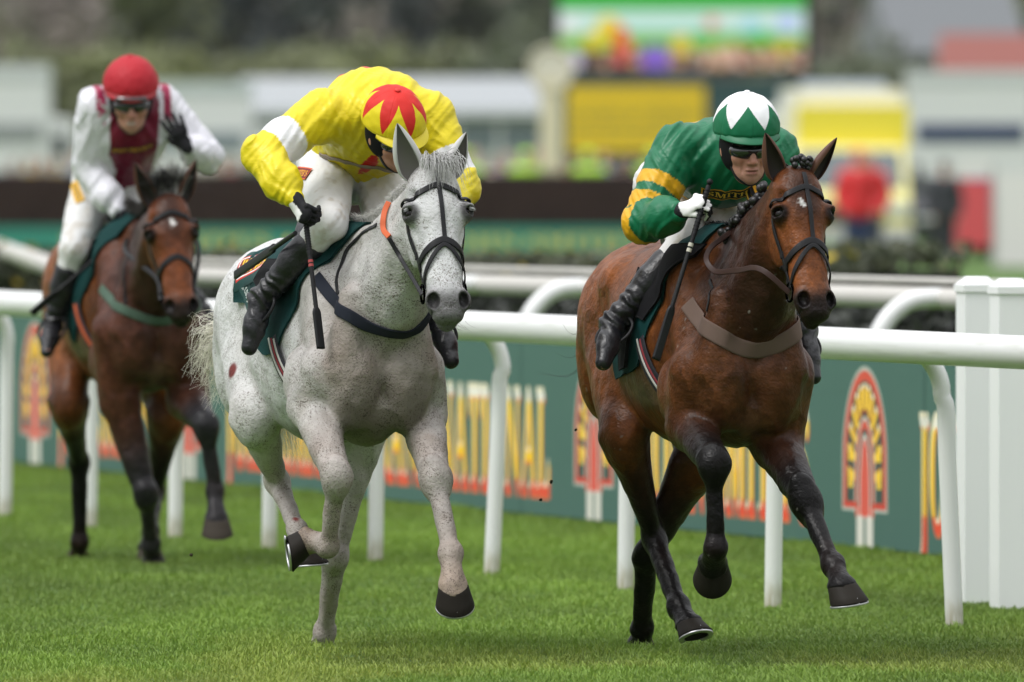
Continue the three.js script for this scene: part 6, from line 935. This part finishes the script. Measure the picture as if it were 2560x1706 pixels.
M.girth = std([0.02, 0.02, 0.028], 0.8); const stripeW = std([0.6, 0.58, 0.55], 0.8), stripeR = std([0.28, 0.03, 0.04], 0.8), orangeM = std([0.55, 0.1, 0.025], 0.7), taupe = std([0.125, 0.08, 0.062], 0.85, { bumpMap: weave, bumpScale: 0.0008 }), navyWeb = std([0.017, 0.02, 0.03], 0.8, { specularIntensity: 0.3, bumpMap: weave, bumpScale: 0.0008 }), paleGreen = std([0.06, 0.105, 0.075], 0.85), tealCloth = std([0.005, 0.042, 0.042], 0.75, { specularIntensity: 0.3, bumpMap: weave, bumpScale: 0.0008 });
const bit = (h, s) => h.hp(s * 0.07, 0.485, -0.09);
const handAt = (R, i) => R.grips[i].grip;
tack(grey, rider1, { cz: [-1.1, -0.27], cs: [0.12, 0.62], clothLow: (t) => lerp(1.33, 1.14, sstep(0.2, 0.85, t)), cloth: M.greenCloth, sz: [-0.84, -0.36], flapLow: (t) => lerp(1.42, 1.33, t),
  girthZ: -0.56, stripes: [stripeW, stripeR, stripeW], breast: [[1048, 820], [986, 838], [924, 822], [873, 788], [832, 747], [802, 708], [788, 690]], bw: 0.047, breastMat: navyWeb,
  neckStrap: [[938, 562], [895, 590], [860, 630], [842, 680], [842, 735]],
  reins: [[[bit(grey, -1), ...hits(grey, [[1022, 680]], 0.03), ...hits(grey, [[998, 640]], 0.015), ...hits(grey, [[972, 595]], 0.014)], 0.016, M.strap], [hits(grey, [[972, 592, 0.1], [958, 572, 0.1], [958, 548, 0.1], [963, 524, 0.1], [972, 505, 0.1]], 0.012), 0.022, orangeM, 'rein_grip'], [[bit(grey, 1), add(bit(grey, 1), [0.03, 0.08, -0.2]), [0.2, 1.66, 0.0], handAt(rider1, 1)], 0.02, M.strap]] });
tack(bay, rider2, { cz: [-0.68, -0.33], cs: [0.45, 0.55], ss: 0.45, clothLow: (t) => lerp(1.04, 1.1, t), cloth: tealCloth, sz: [-0.6, -0.27], flapTop: 1.56, flapLow: (t) => lerp(1.3, 1.27, t),
  girthZ: -0.56, stripes: [stripeW, stripeR], breast: [[1985, 850], [1950, 872], [1900, 881], [1850, 870], [1790, 836], [1740, 790], [1718, 757]], bw: 0.064, breastMat: taupe,
  neckStrap: [[1772, 700], [1770, 745], [1764, 778]],
  reins: [[[bit(bay, -1), bay.fr.J(1906, 676, bit(bay, -1)[2] - 0.05), bay.fr.J(1840, 677, 0.18), bay.fr.J(1785, 677, 0.05), bay.fr.J(1766, 650, 0.0), bay.fr.J(1775, 622, -0.05), bay.fr.J(1805, 597, -0.1), bay.fr.J(1850, 565, -0.15)], 0.022, M.brownStrap], [[bit(bay, 1), add(bit(bay, 1), [0.03, 0.08, -0.2]), [0.18, 1.62, -0.05], handAt(rider2, 1)], 0.022, M.brownStrap]] });
tack(third, rider3, { cz: [-0.7, -0.3], cs: [0.4, 0.6], ss: 0.4, clothLow: (t) => lerp(1.2, 1.02, t), cloth: M.greenCloth, sz: [-0.64, -0.36], flapLow: (t) => lerp(1.36, 1.26, t),
  girthZ: -0.56, stripes: [orangeM, orangeM], breast: [[470, 800], [420, 806], [370, 800], [320, 780], [280, 752], [250, 720]], mirrorFrom: 1, bw: 0.042, breastMat: paleGreen,
  neckStrap: [[318, 640], [308, 700], [312, 760]],
  reins: [[[bit(third, -1), third.fr.J(395, 702, 0.35), third.fr.J(350, 660, 0.15), third.fr.J(312, 625, -0.1), handAt(rider3, 0)], 0.022, M.strap], [[bit(third, 1), add(bit(third, 1), [0.05, 0.05, -0.25]), [0.2, 1.5, -0.1], [0.1, 1.62, -0.35]], 0.022, M.strap]] });
for (const side of [-1, 1]) put('weight_pocket', slanted(bay, -0.6, -0.45, 0.3, 0.45, (t) => lerp(1.08, 1.1, t), 0.024, 0.012, undefined, side, 1.3), M.blackCloth, bay.g);
// prints on the cloth of the grey
const clothGreen = '#0f3f3c';
printOn(grey, [628, 665], 0.19, 0.17, canvasTex(256, 230, (c, W, H) => { c.fillStyle = clothGreen; c.fillRect(0, 0, W, H); c.save(); c.translate(W / 2, H / 2); c.rotate(-0.25); c.fillStyle = '#d42a20'; c.fillRect(-118, -92, 236, 150); c.fillStyle = '#f2f0ea'; c.fillRect(-108, -82, 216, 130); c.fillStyle = '#7a1a16'; c.fillRect(-100, -74, 200, 114); c.fillStyle = '#f5cf2c'; c.font = 'bold 62px serif'; c.textAlign = 'center'; c.fillText('JOHN', 0, -22); c.fillText("SMITH'S", 0, 32); c.restore(); }), 0.0145, grey.g, 'print');
printOn(grey, [615, 735], 0.2, 0.07, canvasTex(256, 90, (c, W, H) => { c.fillStyle = clothGreen; c.fillRect(0, 0, W, H); c.fillStyle = '#e8ece8'; c.font = 'bold 46px sans-serif'; c.fillText('R COLLO', 20, 62); }), 0.0145, grey.g, 'print', [-0.35, 1, 0.3]);
// lettering on clothes
function garmentPrint(R, f, px, w, ht, tex, name, up = [0, 1, 0], mat) { const d = R.fr.ray(...px), p = march(f, R.fr.cam, d, 0.006, 60, 38); if (!p) return; put(name, patchGeo(f, p, gradAt(f, p, 0.03), up, w, ht, 20, 12, 0.006), mat || std([1, 1, 1], 0.6, { map: tex }), R.g); }
const sponsor = (bg, fg, edge, txt, W = 256, H = 72) => canvasTex(W, H, (c) => { c.fillStyle = edge; c.fillRect(0, 0, W, H); c.fillStyle = bg; c.fillRect(6, 6, W - 12, H - 12); c.fillStyle = fg; c.font = `bold ${Math.round(H * 0.68)}px serif`; c.textAlign = 'center'; c.fillText(txt, W / 2, H * 0.74, W - 20); });
garmentPrint(rider1, rider1.bf, [752, 432], 0.16, 0.05, sponsor('#7a1c14', '#f3b22a', '#e8642a', "SMITH'S"), 'print', [0.85, 0.35, 0]);
garmentPrint(rider2, rider2.jf, [1835, 487], 0.24, 0.05, sponsor('#10130f', '#f0c23a', '#e5a31d', "SMITH'S"), 'print', [-0.12, 1, 0]);
garmentPrint(rider3, rider3.jf, [330, 375], 0.2, 0.035, sponsor('#3a0a12', '#e0a92e', '#5a1018', "JOHN SMITH'S"), 'print');
garmentPrint(rider3, rider3.bf, [190, 478], 0.15, 0.045, sponsor('#d9a51f', '#3a2a10', '#e8b83a', "SMITH'S"), 'print', [0.98, 0.1, 0]);
{ const wb = [[800, 388], [840, 398], [880, 408], [920, 417], [960, 424], [985, 426]].map((q) => march(rider1.jf, rider1.fr.cam, rider1.fr.ray(...q), 0.002, 60, 38) || march(rider1.bf, rider1.fr.cam, rider1.fr.ray(...q), 0.004, 60, 38)).filter(Boolean); if (wb.length > 3) put('waistband', strapGeo(wb, 0.022, 0.006, rider1.jf, { n: 40 }), std([0.25, 0.2, 0.16], 0.7), rider1.g); }
// a black padded stick carried flat along the grey's quarters
{ const a = grey.fr.J(738, 583, rider1.grips[0].grip[2] - 0.12), b = march(grey.f, grey.fr.cam, grey.fr.ray(588, 688), 0.06, 60, 38) || grey.fr.J(588, 688, -0.75), t = thing('stick', 'flat black padded stick pointing back past the knee of the yellow jockey', 'stick', grey.fr.O, grey.yaw ?? grey.fr.yaw); put('pad', strapGeo([mix3(a, b, 0.35), mix3(a, b, 0.6), mix3(a, b, 0.8), b], 0.034, 0.014, null, { normal: [-0.4, 0.2, 0.9], n: 24 }), M.strap, t); put('shaft', cyl(0.009, 0.01, a, mix3(a, b, 0.4)), M.strap, t); }
// hair
const hairM = (c, r = 0.55) => std(c, r);
function hairFrom(seed, n, f) { const r = rng(seed), out = []; for (let i = 0; i < n; i++) out.push(f(r, i)); return out; }
const jit = (r, s) => [(r() - 0.5) * s, (r() - 0.5) * s, (r() - 0.5) * s];
{ // grey: forelock blown up between the ears, thin mane, streaming cream tail
  const h = grey; put('forelock', strands(hairFrom(3, 150, (r) => { const b = h.hp((r() - 0.5) * 0.075, 0.0 + r() * 0.05, -0.05 + r() * 0.03), k = (r() - 0.45) * 0.1; return { w: 0.003, pts: [b, add(b, [k * 0.4, 0.025 + r() * 0.025, 0.02]), add(b, [k + 0.005, 0.03 + r() * 0.03, 0.045 + r() * 0.03]), add(b, add([k * 1.5 + 0.01, -0.015 - r() * 0.05, 0.07 + r() * 0.02], jit(r, 0.03)))] }; }), 0.003, 9), hairM([0.55, 0.54, 0.53]), h.g);
  const [c0, , c2] = h.crest; put('mane', strands(hairFrom(4, 420, (r) => { const t = Math.pow(r(), 0.8), b0 = add(mix3(c0, c2, t), [0, 0.06, 0]), b = onto(h.f, b0, -0.004); return { w: 0.0035, pts: [b, add(b, [-0.012 + 0.02 * r(), 0.022 + 0.018 * r(), -0.012]), add(b, add([-0.022, 0.03 + 0.02 * r(), -0.04], jit(r, 0.025)))] }; }), 0.003, 6), hairM([0.5, 0.49, 0.47]), h.g);
  const dock = [-0.02, 1.42, -1.68]; put('tail', [strands(hairFrom(5, 300, (r) => { const k = Math.pow(r(), 1.6), e = h.fr.J(lerp(548, 480, k), lerp(870, 1010, r()) - 90 * k, -1.85 - 0.25 * r()), b = add(dock, jit(r, 0.06)); return { w: 0.0036, pts: [b, add([-0.05, 1.26, -1.8], jit(r, 0.08)), add(mix3([-0.06, 1.2, -1.82], e, 0.55), add([-0.03 * k, 0.03, 0], jit(r, 0.07))), add(e, jit(r, 0.05)), add(e, add([-0.03 * r(), -0.09 * r() + 0.02, 0.0], jit(r, 0.07)))] }; }), 0.0036, 12),
    strands(hairFrom(6, 300, (r) => { const e = h.fr.J(lerp(690, 752, r()), lerp(1020, 1150, r()), -1.95), b = add(dock, jit(r, 0.06)); return { w: 0.005, pts: [b, add(mix3(b, e, 0.35), [0.02, 0.05, -0.12]), add(mix3(b, e, 0.75), jit(r, 0.05)), add(e, jit(r, 0.04))] }; }), 0.005, 10)], hairM([0.8, 0.77, 0.66]), h.g);
  put('eyelashes', strands(hairFrom(7, 16, (r, i) => { const s = i % 2 ? 1 : -1, b = h.hp(s * 0.1, 0.176 + r() * 0.015, -0.02 + r() * 0.01); return { w: 0.0014, pts: [b, add(b, [s * 0.012, -0.002, 0.01]), add(b, [s * 0.022, -0.006, 0.014])] }; }), 0.0014, 4), hairM([0.5, 0.5, 0.5]), h.g);
  put('whiskers', strands(hairFrom(8, 26, (r) => { const b = h.hp((r() - 0.4) * 0.1, 0.6 + r() * 0.015, -0.06 - r() * 0.04); return { w: 0.0012, pts: [b, add(b, add([0.012, -0.012, 0.012], jit(r, 0.02))), add(b, add([0.03, -0.022, 0.02], jit(r, 0.03)))] }; }), 0.0012, 4), hairM([0.12, 0.12, 0.12]), h.g);
}
{ // bay: mane plaited into a row of small black bobbles
  const h = bay, hm = hairM([0.011, 0.01, 0.011], 0.4), spots = [[1918, 474], [1905, 490], [1892, 504], [1882, 520], [1872, 533], [1860, 545], [1850, 556], [1846, 568], [1842, 583], [1836, 596]];
  const bobble = (c, s, seed) => { const r = rng(seed), out = []; for (let i = 0; i < 4; i++) { const g = new THREE.SphereGeometry(s * (0.55 + 0.25 * r()), 10, 8); g.scale(1, 0.75 + 0.4 * r(), 1); g.translate(...add(c, jit(r, s * 1.5))); out.push(g); } return out; };
  spots.forEach((q, i) => { const t = i / spots.length, z = lerp(0.12, -0.22, t); const c = h.fr.J(q[0] - 6, q[1], z), d = h.f(c); put('mane_plait', bobble(d < 0.01 ? add(c, mul(gradAt(h.f, c, 0.02), 0.012 - d)) : d > 0.04 ? sub(c, mul(gradAt(h.f, c, 0.02), d - 0.02)) : c, 0.025, i + 5), hm, h.g); });
  [[1992, 398], [2006, 393], [2022, 396], [2012, 404]].forEach((q, i) => put('mane_plait', bobble(h.fr.J(q[0], q[1] + 7, h.poll[2] - 0.02), 0.018, i + 40), hm, h.g));
  put('mane', strands(hairFrom(14, 260, (r) => { const [c0, , c2] = h.crest, t = r(), b = onto(h.f, add(mix3(c0, c2, t), [-0.01, 0.06, 0]), -0.003); return { w: 0.004, pts: [b, add(b, [-0.012, 0.012, -0.005]), add(b, add([-0.02, 0.014, -0.02], jit(r, 0.02)))] }; }), 0.004, 5), hm, h.g);
  put('tail', strands(hairFrom(15, 120, (r) => { const b = add([0, 1.4, -1.68], jit(r, 0.05)), e = add([0.12, 0.9 + 0.3 * r(), -2.05 - 0.1 * r()], jit(r, 0.1)); return { w: 0.004, pts: [b, add(mix3(b, e, 0.3), [0.02, 0.06, -0.06]), mix3(b, e, 0.75), e] }; }).concat([[1345, 945, 930], [1385, 905, 880], [1340, 935, 935], [1400, 860, 800]].map(([x, y0, y]) => ({ w: 0.0025, pts: [[-0.1, 1.25, -1.66], h.fr.J(1430, lerp(y0, y, 0.4), -1.75), h.fr.J(x, y, -1.8)] }))), 0.004, 10), hm, h.g);
}
{ // third: dark forelock with pale tips standing up in the wind
  const h = third, mk3 = (seed, n, c, x0, x1, hh) => put('forelock', strands(hairFrom(seed, n, (r) => { const b = h.hp((r() - 0.5) * 0.08, 0.0 + r() * 0.05, -0.06 + r() * 0.02), k = lerp(x0, x1, r()), H = hh * (0.6 + 0.5 * r()); return { w: 0.005, pts: [b, add(b, [k * 0.4, H * 0.45, -0.01]), add(b, add([k * 0.85, H * 0.85, 0.0], jit(r, 0.03))), add(b, add([k * 1.2 - 0.02, H, 0.03], jit(r, 0.04)))] }; }), 0.005, 8), hairM(c), h.g);
  mk3(21, 260, [0.03, 0.027, 0.028], -0.09, 0.1, 0.14); mk3(22, 70, [0.42, 0.405, 0.38], -0.02, 0.08, 0.2);
  put('mane', strands(hairFrom(24, 320, (r) => { const [c0, , c2] = h.crest, t = r(), b = onto(h.f, add(mix3(c0, c2, t), [-0.01, 0.06, 0]), -0.003); return { w: 0.006, pts: [b, add(b, [-0.03, 0.06 * r() + 0.02, -0.02]), add(b, add([-0.05, 0.05 * r(), -0.06], jit(r, 0.04)))] }; }), 0.006, 5), hairM([0.02, 0.014, 0.012]), h.g);
  put('tail', strands(hairFrom(25, 200, (r) => { const b = add([0, 1.4, -1.68], jit(r, 0.06)), e = add([0, 0.8 + 0.4 * r(), -2.0], jit(r, 0.14)); return { w: 0.006, pts: [b, add(mix3(b, e, 0.3), [0, 0.08, -0.1]), mix3(b, e, 0.75), e] }; }), 0.006, 8), hairM([0.012, 0.01, 0.01]), h.g);
}
{ // clods of turf thrown up behind the hooves
  const r = rng(77), m = std([0.035, 0.028, 0.015], 1); [[478, 1388], [1530, 1150], [1378, 1205], [1352, 1250], [1440, 1075]].forEach(([x, y], i) => { const g = new THREE.IcosahedronGeometry(0.005 + 0.004 * r(), 1), p = g.attributes.position; for (let k = 0; k < p.count; k++) { const s = 1 + 0.35 * noise(p.getX(k) * 300, p.getY(k) * 300, i); p.setXYZ(k, p.getX(k) * s, p.getY(k) * s, p.getZ(k) * s); } g.computeVertexNormals(); const o = put('turf_clod', g, m); o.position.set(...at(x, y, 43.5)); o.userData = { label: 'small dark clod of turf flying up behind the galloping horses', category: 'clod', group: 'clods of turf in the air' }; });
}
renderer.render(scene, camera);
